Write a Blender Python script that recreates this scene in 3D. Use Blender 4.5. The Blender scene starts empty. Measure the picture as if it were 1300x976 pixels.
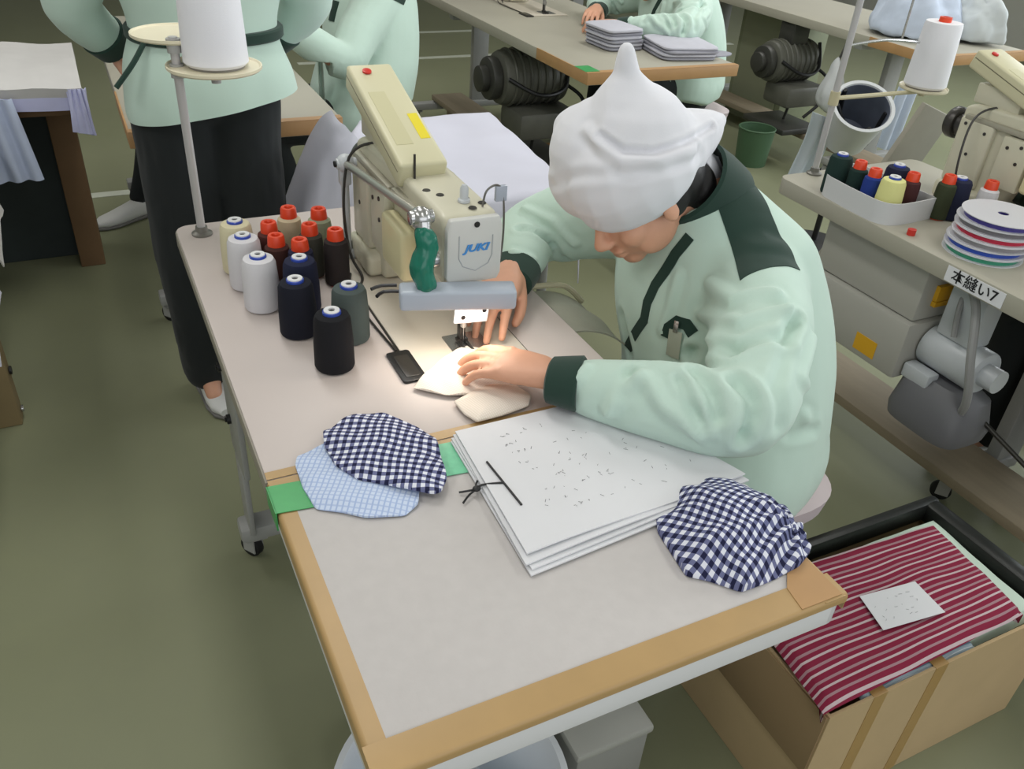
import bpy, bmesh, math, random
import numpy as np
from mathutils import Vector as V, Matrix, noise
from mathutils.bvhtree import BVHTree

random.seed(7)
S = bpy.context.scene
COL = S.collection
PI = math.pi

# ------------------------------------------------------------------ camera
YAW, PITCH, ROLL, FPX = 0.49185, 0.58642, 0.075297, 1067.21
CAM = V((-0.1240, -0.44411, 1.50835))
_f = V((math.sin(YAW)*math.cos(PITCH), math.cos(YAW)*math.cos(PITCH), -math.sin(PITCH)))
_r0 = V((math.cos(YAW), -math.sin(YAW), 0)); _u0 = _r0.cross(_f)
_r = _r0*math.cos(ROLL)+_u0*math.sin(ROLL); _u = -_r0*math.sin(ROLL)+_u0*math.cos(ROLL)
cd = bpy.data.cameras.new('camera'); cam = bpy.data.objects.new('camera', cd); COL.objects.link(cam)
cam.matrix_world = Matrix(((_r.x, _u.x, -_f.x, CAM.x), (_r.y, _u.y, -_f.y, CAM.y), (_r.z, _u.z, -_f.z, CAM.z), (0, 0, 0, 1)))
cd.sensor_width = 36; cd.lens = 36*FPX/1300; cd.clip_start = 0.02; cd.clip_end = 60
S.camera = cam

def ray(x, y):
    return (_f*FPX+_r*(x-650)-_u*(y-488)).normalized()
def at(x, y, z):                      # point of the plane of height z met through a place of the photo
    d = ray(x, y); return CAM+d*((z-CAM.z)/d.z)
def pix(q):
    d = V(q)-CAM; z = d.dot(_f); return (650+FPX*d.dot(_r)/z, 488-FPX*d.dot(_u)/z)

# ------------------------------------------------------------------ materials
def lin(c):
    c = c/255.0
    return c/12.92 if c <= 0.04045 else ((c+0.055)/1.055)**2.4
def rgb(c): return (lin(c[0]), lin(c[1]), lin(c[2]), 1)
MATS = {}
def M(name, c, rough=0.6, metal=0.0, var=0.0, scale=20.0, bump=0.0, bscale=200.0, emit=None, alpha=None, spec=None, sheen=0, stretch=None):
    if name in MATS: return MATS[name]
    m = bpy.data.materials.new(name); m.use_nodes = True; nt = m.node_tree; b = nt.nodes['Principled BSDF']
    b.inputs['Base Color'].default_value = rgb(c); b.inputs['Roughness'].default_value = rough; b.inputs['Metallic'].default_value = metal
    if spec is not None: b.inputs['Specular IOR Level'].default_value = spec
    if sheen: b.inputs['Sheen Weight'].default_value = sheen
    tc = nt.nodes.new('ShaderNodeTexCoord'); src = tc.outputs['Object']
    if stretch:
        mp = nt.nodes.new('ShaderNodeMapping'); mp.inputs['Scale'].default_value = stretch
        nt.links.new(src, mp.inputs['Vector']); src = mp.outputs[0]
    if var:
        n = nt.nodes.new('ShaderNodeTexNoise'); n.inputs['Scale'].default_value = scale; n.inputs['Detail'].default_value = 4
        nt.links.new(src, n.inputs['Vector'])
        mx = nt.nodes.new('ShaderNodeMix'); mx.data_type = 'RGBA'
        c2 = [max(0, min(255, k*(1-var))) for k in c]; c3 = [max(0, min(255, k*(1+var))) for k in c]
        mx.inputs[6].default_value = rgb(c2); mx.inputs[7].default_value = rgb(c3)
        nt.links.new(n.outputs['Fac'], mx.inputs[0]); nt.links.new(mx.outputs[2], b.inputs['Base Color'])
    if bump:
        n2 = nt.nodes.new('ShaderNodeTexNoise'); n2.inputs['Scale'].default_value = bscale; n2.inputs['Detail'].default_value = 3
        nt.links.new(src, n2.inputs['Vector'])
        bp = nt.nodes.new('ShaderNodeBump'); bp.inputs['Strength'].default_value = bump; bp.inputs['Distance'].default_value = 0.002
        nt.links.new(n2.outputs['Fac'], bp.inputs['Height']); nt.links.new(bp.outputs[0], b.inputs['Normal'])
    if emit:
        b.inputs['Emission Color'].default_value = rgb(emit[0]); b.inputs['Emission Strength'].default_value = emit[1]
    if alpha is not None:
        b.inputs['Transmission Weight'].default_value = alpha; b.inputs['IOR'].default_value = 1.2
    MATS[name] = m; return m

def mathn(nt, op, a, b=None):
    n = nt.nodes.new('ShaderNodeMath'); n.operation = op
    for i, v in enumerate((a, b)):
        if v is None: continue
        if isinstance(v, (int, float)): n.inputs[i].default_value = v
        else: nt.links.new(v, n.inputs[i])
    return n.outputs[0]
def cmix(nt, fac, a, b):
    mx = nt.nodes.new('ShaderNodeMix'); mx.data_type = 'RGBA'
    for i, v in ((0, fac), (6, a), (7, b)):
        if isinstance(v, (int, float)): mx.inputs[i].default_value = v
        elif isinstance(v, tuple): mx.inputs[i].default_value = v
        else: nt.links.new(v, mx.inputs[i])
    return mx.outputs[2]
def weave(name, base):
    m = bpy.data.materials.new(name); m.use_nodes = True; nt = m.node_tree; b = nt.nodes['Principled BSDF']
    b.inputs['Roughness'].default_value = 0.85; b.inputs['Specular IOR Level'].default_value = 0.2
    uv = nt.nodes.new('ShaderNodeUVMap'); sp = nt.nodes.new('ShaderNodeSeparateXYZ'); nt.links.new(uv.outputs[0], sp.inputs[0])
    MATS[name] = m
    return m, nt, b, sp.outputs[0], sp.outputs[1]
def gingham(name, dark, mid, light, period):
    m, nt, b, u, v = weave(name, light)
    def band(x): return mathn(nt, 'GREATER_THAN', mathn(nt, 'FRACT', mathn(nt, 'DIVIDE', x, period)), 0.5)
    a, c = band(u), band(v)
    s = mathn(nt, 'ADD', a, c)
    c1 = cmix(nt, mathn(nt, 'MINIMUM', s, 1.0), rgb(light), rgb(mid))
    c2 = cmix(nt, mathn(nt, 'MULTIPLY', a, c), c1, rgb(dark))
    nt.links.new(c2, b.inputs['Base Color']); return m
def fine_check(name, base, line, period, w):
    m, nt, b, u, v = weave(name, base)
    def band(x, o=0): return mathn(nt, 'GREATER_THAN', mathn(nt, 'FRACT', mathn(nt, 'DIVIDE', x, period)), 1-w)
    s = mathn(nt, 'MINIMUM', mathn(nt, 'ADD', band(u), mathn(nt, 'MULTIPLY', band(v), 0.7)), 1.0)
    nt.links.new(cmix(nt, s, rgb(base), rgb(line)), b.inputs['Base Color']); return m
def stripes(name, base, bands, period, axis=1):
    m, nt, b, u, v = weave(name, base)
    x = mathn(nt, 'FRACT', mathn(nt, 'DIVIDE', (u, v)[axis], period))
    col = rgb(base)
    for (lo, hi, c) in bands:
        f = mathn(nt, 'MULTIPLY', mathn(nt, 'GREATER_THAN', x, lo), mathn(nt, 'LESS_THAN', x, hi))
        col = cmix(nt, f, col, rgb(c))
    nt.links.new(col, b.inputs['Base Color']); return m

LAM = M('laminate', (198, 187, 182), 0.45, var=0.02, scale=6)
LAMB = M('laminate_grey', (168, 164, 150), 0.5, var=0.03, scale=5)
EDGE = M('edge_band', (150, 144, 132), 0.5)
KRAFT = M('kraft_tape', (178, 146, 98), 0.42, var=0.05, scale=14)
KRAFT2 = M('kraft_tape_old', (178, 138, 92), 0.5, var=0.06, scale=14)
PAPERTOP = M('cover_paper', (196, 191, 189), 0.75, var=0.025, scale=55, bump=0.15, bscale=90)
WHITE = M('white_paint', (222, 222, 224), 0.5)
PAPER = M('white_paper', (222, 222, 226), 0.8, var=0.01, scale=30)
GTAPE = M('green_tape', (66, 160, 92), 0.35, var=0.05, scale=60)
GTAPE2 = M('pale_green_tape', (120, 200, 160), 0.3, var=0.1, scale=60)
YTAPE = M('yellow_green_tape', (196, 206, 50), 0.35, var=0.12, scale=50)
STEEL = M('painted_steel', (160, 160, 158), 0.45, var=0.03)
CHROME = M('bright_metal', (190, 190, 190), 0.25, metal=0.9)
DMETAL = M('dark_metal', (70, 68, 66), 0.35, metal=0.6)
BLACK = M('black_plastic', (26, 26, 28), 0.4)
RUBBER = M('black_rubber', (20, 20, 22), 0.6)
BEIGE = M('machine_beige', (205, 201, 180), 0.35, var=0.012, scale=12)
CREAM = M('cream_plastic', (222, 214, 172), 0.35)
PALEGREY = M('pale_grey_plastic', (196, 200, 204), 0.35)
LAMPGREY = M('lamp_grey', (176, 184, 196), 0.35)
ORANGE = M('orange_plastic', (226, 70, 34), 0.35)
BLUE = M('blue_plastic', (48, 74, 170), 0.35)
REDP = M('red_plastic', (200, 50, 40), 0.35)
MINT = M('mint_workwear', (194, 217, 205), 0.85, var=0.015, scale=8, bump=0.12, bscale=700, spec=0.2, sheen=0.2)
DGREEN = M('dark_green_workwear', (40, 62, 54), 0.85, var=0.05, scale=10, bump=0.12, bscale=700, spec=0.2, sheen=0.15)
TROU = M('black_trousers', (42, 45, 46), 0.9, var=0.05, scale=8, spec=0.15, sheen=0.1)
CAPM = M('white_cap_cotton', (226, 226, 232), 0.88, var=0.01, scale=10, bump=0.1, bscale=600, spec=0.2)
SKIN = M('skin', (214, 160, 132), 0.5, var=0.05, scale=30, bump=0.05, bscale=400)
HAIR = M('black_hair', (22, 20, 20), 0.5, bump=0.4, bscale=300, stretch=(4, 4, 0.4))
COTTON = M('white_cotton', (208, 208, 222), 0.88, var=0.015, scale=6, spec=0.2)
GREYCLOTH = M('grey_cloth', (150, 150, 156), 0.88, var=0.04, scale=6, spec=0.2)
CARD = M('cardboard', (190, 166, 128), 0.8, var=0.04, scale=9, spec=0.2)
CARDD = M('brown_board', (112, 88, 64), 0.8, var=0.08, scale=8, spec=0.2)
CARDT = M('package_tape', (172, 138, 84), 0.35, var=0.03)
CONE = M('white_thread', (232, 232, 238), 0.75, bump=0.2, bscale=120, stretch=(1, 1, 14))

# ------------------------------------------------------------------ mesh builder
class MB:
    def __init__(s): s.bm = bmesh.new(); s.mi = 0
    def _mark(s, n0):
        s.bm.faces.ensure_lookup_table()
        for i in range(n0, len(s.bm.faces)): s.bm.faces[i].material_index = s.mi
    def merge(s, tmp, mat4=None):
        if mat4 is not None: bmesh.ops.transform(tmp, matrix=mat4, verts=tmp.verts)
        vm = {}
        for v in tmp.verts: vm[v] = s.bm.verts.new(v.co)
        for f in tmp.faces:
            try:
                nf = s.bm.faces.new([vm[v] for v in f.verts]); nf.material_index = s.mi; nf.smooth = True
            except ValueError: pass
        tmp.free(); return s
    def box(s, c, size, rot=None, bev=0.0, seg=2):
        t = bmesh.new(); bmesh.ops.create_cube(t, size=1)
        bmesh.ops.scale(t, vec=size, verts=t.verts)
        if bev: bmesh.ops.bevel(t, geom=t.edges[:], offset=bev, segments=seg, profile=0.5, affect='EDGES')
        m = Matrix.Translation(V(c))
        if rot is not None: m = m @ (rot if isinstance(rot, Matrix) else Matrix.Rotation(rot, 4, 'Z'))
        return s.merge(t, m)
    def span(s, lo, hi, bev=0.0, seg=2):
        lo, hi = V(lo), V(hi); return s.box((lo+hi)/2, hi-lo, None, bev, seg)
    def cyl(s, a, b, r, r2=None, n=20, bev=0):
        a, b = V(a), V(b); r2 = r if r2 is None else r2; d = b-a
        t = bmesh.new(); bmesh.ops.create_cone(t, cap_ends=True, segments=n, radius1=r, radius2=r2, depth=d.length)
        if bev:
            es = [e for e in t.edges if len(e.link_faces) == 2 and any(len(f.verts) > 4 for f in e.link_faces)]
            bmesh.ops.bevel(t, geom=es, offset=bev, segments=2, profile=0.5, affect='EDGES')
        return s.merge(t, Matrix.Translation((a+b)/2) @ d.to_track_quat('Z', 'Y').to_matrix().to_4x4())
    def lathe(s, prof, c=(0, 0, 0), n=32, axis=None):
        t = bmesh.new(); rows = []
        for (r, z) in prof:
            if r < 1e-6: rows.append([t.verts.new((0, 0, z))])
            else: rows.append([t.verts.new((r*math.cos(2*PI*i/n), r*math.sin(2*PI*i/n), z)) for i in range(n)])
        for a, b in zip(rows, rows[1:]):
            for i in range(n):
                j = (i+1) % n
                q = [a[i % len(a)], a[j % len(a)], b[j % len(b)], b[i % len(b)]]
                q2 = []
                for v in q:
                    if v not in q2: q2.append(v)
                if len(q2) >= 3:
                    try: t.faces.new(q2)
                    except ValueError: pass
        bmesh.ops.recalc_face_normals(t, faces=t.faces)
        m = Matrix.Translation(V(c))
        if axis is not None: m = m @ V(axis).to_track_quat('Z', 'Y').to_matrix().to_4x4()
        return s.merge(t, m)
    def ell(s, c, r, rot=None, u=16, v=12):
        t = bmesh.new(); bmesh.ops.create_uvsphere(t, u_segments=u, v_segments=v, radius=1)
        bmesh.ops.scale(t, vec=r if hasattr(r, '__len__') else (r, r, r), verts=t.verts)
        m = Matrix.Translation(V(c))
        if rot is not None: m = m @ rot
        return s.merge(t, m)
    def tube(s, pts, r, n=10, samples=6, closed=False):
        pts = [V(p) for p in pts]; P = catmull(pts, samples) if samples > 1 and len(pts) > 2 else pts
        R = r if callable(r) else (lambda k: r)
        t = bmesh.new(); rings = []; up = None
        for i, p in enumerate(P):
            d = (P[min(i+1, len(P)-1)]-P[max(i-1, 0)]).normalized()
            if up is None:
                up = V((0, 0, 1)) if abs(d.z) < 0.9 else V((1, 0, 0))
            x = up.cross(d).normalized(); y = d.cross(x).normalized(); up = y
            rr = R(i/max(1, len(P)-1))
            rings.append([t.verts.new(p+x*rr*math.cos(2*PI*k/n)+y*rr*math.sin(2*PI*k/n)) for k in range(n)])
        for a, b in zip(rings, rings[1:]):
            for k in range(n): t.faces.new((a[k], a[(k+1) % n], b[(k+1) % n], b[k]))
        t.faces.new(rings[0][::-1]); t.faces.new(rings[-1])
        bmesh.ops.recalc_face_normals(t, faces=t.faces)
        return s.merge(t)
    def ring(s, c, R, r, axis=(0, 0, 1), n=40, m=10, sc=(1, 1, 1)):
        t = bmesh.new(); rows = []
        for i in range(n):
            a = 2*PI*i/n
            rows.append([t.verts.new(((R+r*math.cos(2*PI*k/m))*math.cos(a)*sc[0], (R+r*math.cos(2*PI*k/m))*math.sin(a)*sc[1], r*math.sin(2*PI*k/m)*sc[2])) for k in range(m)])
        for i in range(n):
            a, b = rows[i], rows[(i+1) % n]
            for k in range(m): t.faces.new((a[k], b[k], b[(k+1) % m], a[(k+1) % m]))
        bmesh.ops.recalc_face_normals(t, faces=t.faces)
        return s.merge(t, Matrix.Translation(V(c)) @ V(axis).to_track_quat('Z', 'Y').to_matrix().to_4x4())
    def prism(s, poly, axis, lo, hi, bev=0.0, seg=2):
        # poly in the two other axes (in x,y,z order), extruded along axis
        t = bmesh.new()
        def mk(a, b, k): return {0: (k, a, b), 1: (a, k, b), 2: (a, b, k)}[axis]
        A = [t.verts.new(mk(a, b, lo)) for a, b in poly]; B = [t.verts.new(mk(a, b, hi)) for a, b in poly]
        n = len(poly); t.faces.new(A); t.faces.new(B[::-1])
        for i in range(n): t.faces.new((A[i], B[i], B[(i+1) % n], A[(i+1) % n]))
        bmesh.ops.recalc_face_normals(t, faces=t.faces)
        if bev: bmesh.ops.bevel(t, geom=t.edges[:], offset=bev, segments=seg, profile=0.5, affect='EDGES')
        return s.merge(t)
    def loft(s, rings, n=28, p=2.0):
        # rings: (centre, side vector, front vector)
        t = bmesh.new(); rows = []
        for (c, a, b) in rings:
            row = []
            for k in range(n):
                th = 2*PI*k/n; cs, sn = math.cos(th), math.sin(th)
                x = math.copysign(abs(cs)**(2/p), cs); y = math.copysign(abs(sn)**(2/p), sn)
                row.append(t.verts.new(V(c)+V(a)*x+V(b)*y))
            rows.append(row)
        for a, b in zip(rows, rows[1:]):
            for k in range(n): t.faces.new((a[k], a[(k+1) % n], b[(k+1) % n], b[k]))
        t.faces.new(rows[0][::-1]); t.faces.new(rows[-1])
        bmesh.ops.recalc_face_normals(t, faces=t.faces)
        return s.merge(t)
    def chain(s, pts, rad, samples=5, n=16):
        # closed overlapping balls and cones along a smooth path (for volumes)
        pts = [V(p) for p in pts]; 
        Q = catmull([V((p.x, p.y, p.z)) for p in pts], samples) if samples > 1 and len(pts) > 2 else pts
        k = samples if samples > 1 and len(pts) > 2 else 1
        R = []
        for i in range(len(Q)):
            f = i/k; a = min(int(f), len(rad)-1); b = min(a+1, len(rad)-1); R.append(rad[a]+(rad[b]-rad[a])*(f-a))
        for i, q in enumerate(Q):
            s.ell(q, R[i], u=n, v=max(6, n//2+2))
            if i+1 < len(Q) and (Q[i+1]-q).length > 1e-5: s.cyl(q, Q[i+1], R[i], R[i+1], n=n)
        return s
    def mesh(s, name='m'):
        me = bpy.data.meshes.new(name); s.bm.to_mesh(me); s.bm.free(); return me
    def build(s, name, mats, parent=None, angle=35):
        return link(name, s.mesh(name), mats, parent, angle)

def catmull(P, k):
    out = []; n = len(P)
    for i in range(n-1):
        p0, p1, p2, p3 = P[max(i-1, 0)], P[i], P[i+1], P[min(i+2, n-1)]
        for j in range(k):
            t = j/k
            out.append(0.5*((2*p1)+(p2-p0)*t+(2*p0-5*p1+4*p2-p3)*t*t+(-p0+3*p1-3*p2+p3)*t**3))
    out.append(P[-1].copy()); return out

def wm(o):
    m = o.matrix_basis.copy()
    while o.parent is not None: o = o.parent; m = o.matrix_basis @ m
    return m
def link(name, me, mats, parent=None, angle=35):
    me.name = name
    o = bpy.data.objects.new(name, me); COL.objects.link(o)
    for m in (mats if isinstance(mats, (list, tuple)) else [mats]): me.materials.append(m)
    for p in me.polygons: p.use_smooth = True
    me.set_sharp_from_angle(angle=math.radians(angle))
    if parent is not None:
        me.transform(wm(parent).inverted()); o.parent = parent
    else:
        co = [v.co for v in me.vertices]
        lo = [min(c[i] for c in co) for i in range(3)]; hi = [max(c[i] for c in co) for i in range(3)]
        c = V(((lo[0]+hi[0])/2, (lo[1]+hi[1])/2, lo[2]))
        me.transform(Matrix.Translation(-c)); o.location = c
    return o
def tag(o, label, cat, group=None):
    o['label'] = label; o['category'] = cat
    if group: o['group'] = group
    return o
def thing(name, label, cat, loc=(0, 0, 0), group=None):
    o = bpy.data.objects.new(name, None); COL.objects.link(o); o.location = loc; o.empty_display_size = 0.05
    return tag(o, label, cat, group)
def struct(o): o['kind'] = 'structure'; return o
def plabel(o, s): o['label'] = s; return o
def copy_tree(o, parent=None):
    c = o.copy(); COL.objects.link(c)
    if parent is not None: c.parent = parent
    for ch in list(o.children): copy_tree(ch, c)
    return c
def place(o, loc, rotz=0.0, label=None, group=None, tilt=None):
    o.location = loc; o.rotation_euler = (tilt[0], tilt[1], rotz) if tilt else (0, 0, rotz)
    if label: o['label'] = label
    if group: o['group'] = group
    return o

def evaluated(me, setup):
    o = bpy.data.objects.new('tmp', me); COL.objects.link(o); setup(o)
    dg = bpy.context.evaluated_depsgraph_get(); out = bpy.data.meshes.new_from_object(o.evaluated_get(dg))
    bpy.data.objects.remove(o); bpy.data.meshes.remove(me); return out
def volume(mb, voxel, smooth=6, fac=0.5):
    def st(o):
        r = o.modifiers.new('r', 'REMESH'); r.mode = 'VOXEL'; r.voxel_size = voxel
        if smooth:
            k = o.modifiers.new('s', 'SMOOTH'); k.iterations = smooth; k.factor = fac
    return evaluated(mb.mesh('vol'), st)
def subdiv(me, n=1):
    def st(o): k = o.modifiers.new('s', 'SUBSURF'); k.levels = n; k.render_levels = n
    return evaluated(me, st)
def displace(me, fn):
    me.update(); nor = [v.normal.copy() for v in me.vertices]
    for v, n in zip(me.vertices, nor):
        v.co = v.co+n*fn(v.co, n)
    me.update(); return me
def bvh_of(me, mat=None):
    vs = [(mat @ v.co) if mat else v.co.copy() for v in me.vertices]
    return BVHTree.FromPolygons(vs, [tuple(p.vertices) for p in me.polygons])

def grid(name, fn, nu, nv, thick, mats, parent=None, uvs=None, angle=60):
    """a sheet fn(u,v) with real thickness; uvs(u,v) gives cloth coordinates in metres"""
    bm = bmesh.new(); uvl = bm.loops.layers.uv.new('UVMap')
    T = [[V(fn(i/nu, j/nv)) for j in range(nv+1)] for i in range(nu+1)]
    def nrm(i, j):
        a = T[min(i+1, nu)][j]-T[max(i-1, 0)][j]; b = T[i][min(j+1, nv)]-T[i][max(j-1, 0)]
        n = a.cross(b); return n.normalized() if n.length > 1e-12 else V((0, 0, 1))
    N = [[nrm(i, j) for j in range(nv+1)] for i in range(nu+1)]
    A = [[bm.verts.new(T[i][j]) for j in range(nv+1)] for i in range(nu+1)]
    B = [[bm.verts.new(T[i][j]-N[i][j]*thick) for j in range(nv+1)] for i in range(nu+1)]
    uv = uvs or (lambda u, v: (u, v))
    def face(q, ks):
        f = bm.faces.new(q); f.smooth = True
        for l, k in zip(f.loops, ks): l[uvl].uv = uv(k[0]/nu, k[1]/nv)
    for i in range(nu):
        for j in range(nv):
            k = [(i, j), (i+1, j), (i+1, j+1), (i, j+1)]
            face([A[a][b] for a, b in k], k); k2 = k[::-1]; face([B[a][b] for a, b in k2], k2)
    def side(k1, k2):
        a, b = k1; c, d = k2; face([A[a][b], B[a][b], B[c][d], A[c][d]], [k1, k1, k2, k2])
    for i in range(nu): side((i, 0), (i+1, 0)); side((i+1, nv), (i, nv))
    for j in range(nv): side((0, j+1), (0, j)); side((nu, j), (nu, j+1))
    bmesh.ops.recalc_face_normals(bm, faces=bm.faces)
    me = bpy.data.meshes.new(name); bm.to_mesh(me); bm.free()
    return link(name, me, mats, parent, angle)

def patch(name, poly, hfn, base, mats, parent=None, rings=22, nth=120, ang=0.0, warp=None, uvc=None, center=None):
    """a piece of cloth with the outline poly (world xy), top height hfn(x,y,s) over base; closed underneath. s: 0 centre .. 1 rim"""
    poly = [V((a, b, 0)) for a, b in poly]; n = len(poly)
    c = V(center+(0,)) if center else sum(poly, V((0, 0, 0)))/n
    per = []
    for i in range(n):
        a, b = poly[i], poly[(i+1) % n]; per.append((b-a).length)
    tot = sum(per); out = []
    for k in range(nth):
        d = tot*k/nth; i = 0
        while d > per[i]: d -= per[i]; i += 1
        out.append(poly[i].lerp(poly[(i+1) % n], d/per[i]))
    for _ in range(1): out = [(out[k-1]+out[k]*2+out[(k+1) % nth])/4 for k in range(nth)]
    bm = bmesh.new(); uvl = bm.loops.layers.uv.new('UVMap')
    ca, sa = math.cos(ang), math.sin(ang); info = {}
    def mk(x, y, z):
        v = bm.verts.new((x, y, z)); wx, wy = (warp(x, y) if warp else (x, y))
        info[v] = (ca*wx+sa*wy, -sa*wx+ca*wy); return v
    top = [[mk(c.x, c.y, base+hfn(c.x, c.y, 0))]]; bot = [[mk(c.x, c.y, base)]]
    for r in range(1, rings+1):
        s = r/rings
        top.append([mk(*( (q := c.lerp(o, s)).x, q.y, base+hfn(q.x, q.y, s))) for o in out])
    for r in range(1, rings+1, 1):
        if r == rings: bot.append([mk(top[-1][k].co.x, top[-1][k].co.y, base) for k in range(nth)])
    def fc(vs):
        f = bm.faces.new(vs); f.smooth = True
        for l in f.loops: l[uvl].uv = info[l.vert]
    for k in range(nth):
        j = (k+1) % nth
        fc([top[0][0], top[1][k], top[1][j]])
        for r in range(1, rings): fc([top[r][k], top[r+1][k], top[r+1][j], top[r][j]])
        fc([top[-1][k], bot[-1][k], bot[-1][j], top[-1][j]]); fc([bot[0][0], bot[-1][j], bot[-1][k]])
    bmesh.ops.recalc_face_normals(bm, faces=bm.faces)
    me = bpy.data.meshes.new(name); bm.to_mesh(me); bm.free()
    return link(name, me, mats, parent, 70)
def nz(x, y, z=0.0, s=1.0): return noise.noise(V((x*s, y*s, z)))
# ------------------------------------------------------------------ setting: floor and its painted lines
def floor_material():
    m = bpy.data.materials.new('green_floor_paint'); m.use_nodes = True; nt = m.node_tree; b = nt.nodes['Principled BSDF']
    tc = nt.nodes.new('ShaderNodeTexCoord')
    n1 = nt.nodes.new('ShaderNodeTexNoise'); n1.inputs['Scale'].default_value = 1.3; n1.inputs['Detail'].default_value = 5
    n2 = nt.nodes.new('ShaderNodeTexNoise'); n2.inputs['Scale'].default_value = 14; n2.inputs['Detail'].default_value = 6
    for n in (n1, n2): nt.links.new(tc.outputs['Object'], n.inputs['Vector'])
    c1 = cmix(nt, n1.outputs['Fac'], rgb((124, 128, 97)), rgb((141, 143, 116)))
    c2 = cmix(nt, mathn(nt, 'MULTIPLY', n2.outputs['Fac'], 0.35), c1, rgb((124, 126, 106)))
    nt.links.new(c2, b.inputs['Base Color']); b.inputs['Roughness'].default_value = 0.5; b.inputs['Specular IOR Level'].default_value = 0.3
    return m
FLOORM = floor_material()
mb = MB(); mb.span((-4, -3, -0.06), (8, 11, 0)); o = mb.build('floor', FLOORM); struct(o)
LINE = M('floor_line_paint', (198, 202, 188), 0.5, var=0.05)
def floor_line(k, a, b, w=0.06):
    a, b = V(a), V(b); d = (b-a).normalized(); n = V((-d.y, d.x, 0))*w/2
    mb = MB(); t = bmesh.new()
    lo = [t.verts.new(q) for q in (a+n, a-n, b-n, b+n)]; t.faces.new(lo)
    r = bmesh.ops.extrude_face_region(t, geom=t.faces[:]); bmesh.ops.translate(t, vec=(0, 0, 0.002), verts=[v for v in r['geom'] if isinstance(v, bmesh.types.BMVert)])
    bmesh.ops.recalc_face_normals(t, faces=t.faces); mb.merge(t)
    struct(mb.build('trim_%d' % k, LINE))
floor_line(1, (1.3, 5.79, 0), (5.2, 5.82, 0)); floor_line(2, (-1.6, 3.60, 0), (1.2, 3.60, 0)); floor_line(3, (1.3, 6.66, 0), (5.2, 6.66, 0))
floor_line(4, (2.10, 5.82, 0), (1.96, 6.63, 0))

# ------------------------------------------------------------------ the sewing table in front
HT = 0.75; WD = 0.60; L1 = 0.4654; L2 = 1.364
def rrect(x0, y0, x1, y1, r, n=5, corners='1111'):
    P = []
    for (cx, cy, a0, on) in ((x1-r, y1-r, 0, corners[0]), (x0+r, y1-r, 90, corners[1]), (x0+r, y0+r, 180, corners[2]), (x1-r, y0+r, 270, corners[3])):
        if on == '1':
            for k in range(n+1):
                a = math.radians(a0+90*k/n); P.append((cx+r*math.cos(a), cy+r*math.sin(a)))
        else: P.append((cx+(r if a0 in (0, 270) else -r), cy+(r if a0 in (0, 90) else -r)))
    return P
def caster(parent, x, y, rot=0.0, r=0.028):
    mb = MB(); mb.cyl((x, y, 2*r+0.012), (x, y, 2*r+0.04), 0.009, n=12); mb.box((x, y, 2*r+0.010), (0.05, 0.034, 0.006), bev=0.001)
    c, s = math.cos(rot), math.sin(rot)
    for k in (-1, 1):
        mb.box((x+0.012*c-k*0.014*s, y+0.012*s+k*0.014*c, r+0.014), (0.034, 0.003, 0.045), Matrix.Rotation(rot, 4, 'Z'))
    o = mb.build('caster', STEEL, parent)
    mb = MB(); p = V((x+0.016*c, y+0.016*s, r)); ax = V((-s, c, 0))
    mb.cyl(p-ax*0.011, p+ax*0.011, r, n=24, bev=0.004); mb.build('wheel', RUBBER, o)
    mb = MB(); mb.cyl(p-ax*0.0135, p+ax*0.0135, 0.010, n=14); mb.build('axle', CHROME, o)
    return o

def t_leg(parent, y, x0, x1, top, xp=None):
    m = STEEL; xc = xp if xp else (x0+x1)/2
    mb = MB(); mb.span((xc-0.05, y-0.02, 0.10), (xc+0.05, y+0.02, top-0.03), bev=0.006)
    mb.span((x0+0.02, y-0.025, top-0.03), (x1-0.02, y+0.025, top), bev=0.004)
    mb.span((x0+0.01, y-0.03, 0.075), (x1-0.01, y+0.03, 0.115), bev=0.008)
    o = mb.build('leg', m, parent)
    for x in (x0+0.045, x1-0.045): caster(o, x, y, 2.2 if x < (x0+x1)/2 else 1.0)
    return o

T = thing('sewing_table', 'long pale sewing table in front with a machine, thread spools and brown taped end', 'sewing table', (0.3, 0.9, 0))
mb = MB(); mb.prism(rrect(0, L1+0.002, WD, L2, 0.03, corners='1100'), 2, HT-0.036, HT, bev=0.002)
mb.bm.faces.ensure_lookup_table()
o = mb.build('tabletop', LAM, T)
mb = MB(); P = rrect(-0.0025, L1+0.002, WD+0.0025, L2+0.0025, 0.032, corners='1100')
mb.prism(P, 2, HT-0.033, HT-0.004, bev=0.001); plabel(mb.build('edge_band', EDGE, T), 'grey edge band')
mb = MB(); mb.span((0.05, L1+0.03, HT-0.075), (0.075, L2-0.06, HT-0.036), bev=0.003); mb.span((WD-0.075, L1+0.03, HT-0.075), (WD-0.05, L2-0.06, HT-0.036), bev=0.003)
mb.build('frame_rail', STEEL, T)
mb = MB(); mb.span((0.030, 1.02, 0.30), (0.043, 1.17, 0.70), bev=0.004); mb.span((0.03, 1.06, 0.10), (0.043, 1.14, 0.30), bev=0.004); o = mb.build('side_plate', STEEL, T)
for z, y in ((0.52, 1.145), (0.40, 1.12), (0.62, 1.06)):
    mb = MB(); mb.cyl((0.022, y, z), (0.032, y, z), 0.011, n=14); mb.cyl((0.018, y, z), (0.023, y, z), 0.006, n=6); mb.build('bolt', BLACK, o)
t_leg(T, 1.10, 0.0, WD, HT-0.036); t_leg(T, 0.615, 0.13, 0.47, HT-0.036)
mb = MB(); mb.span((0.28, 0.60, 0.14), (0.32, 1.10, 0.18), bev=0.004); mb.build('crossbar', STEEL, T)
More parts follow.
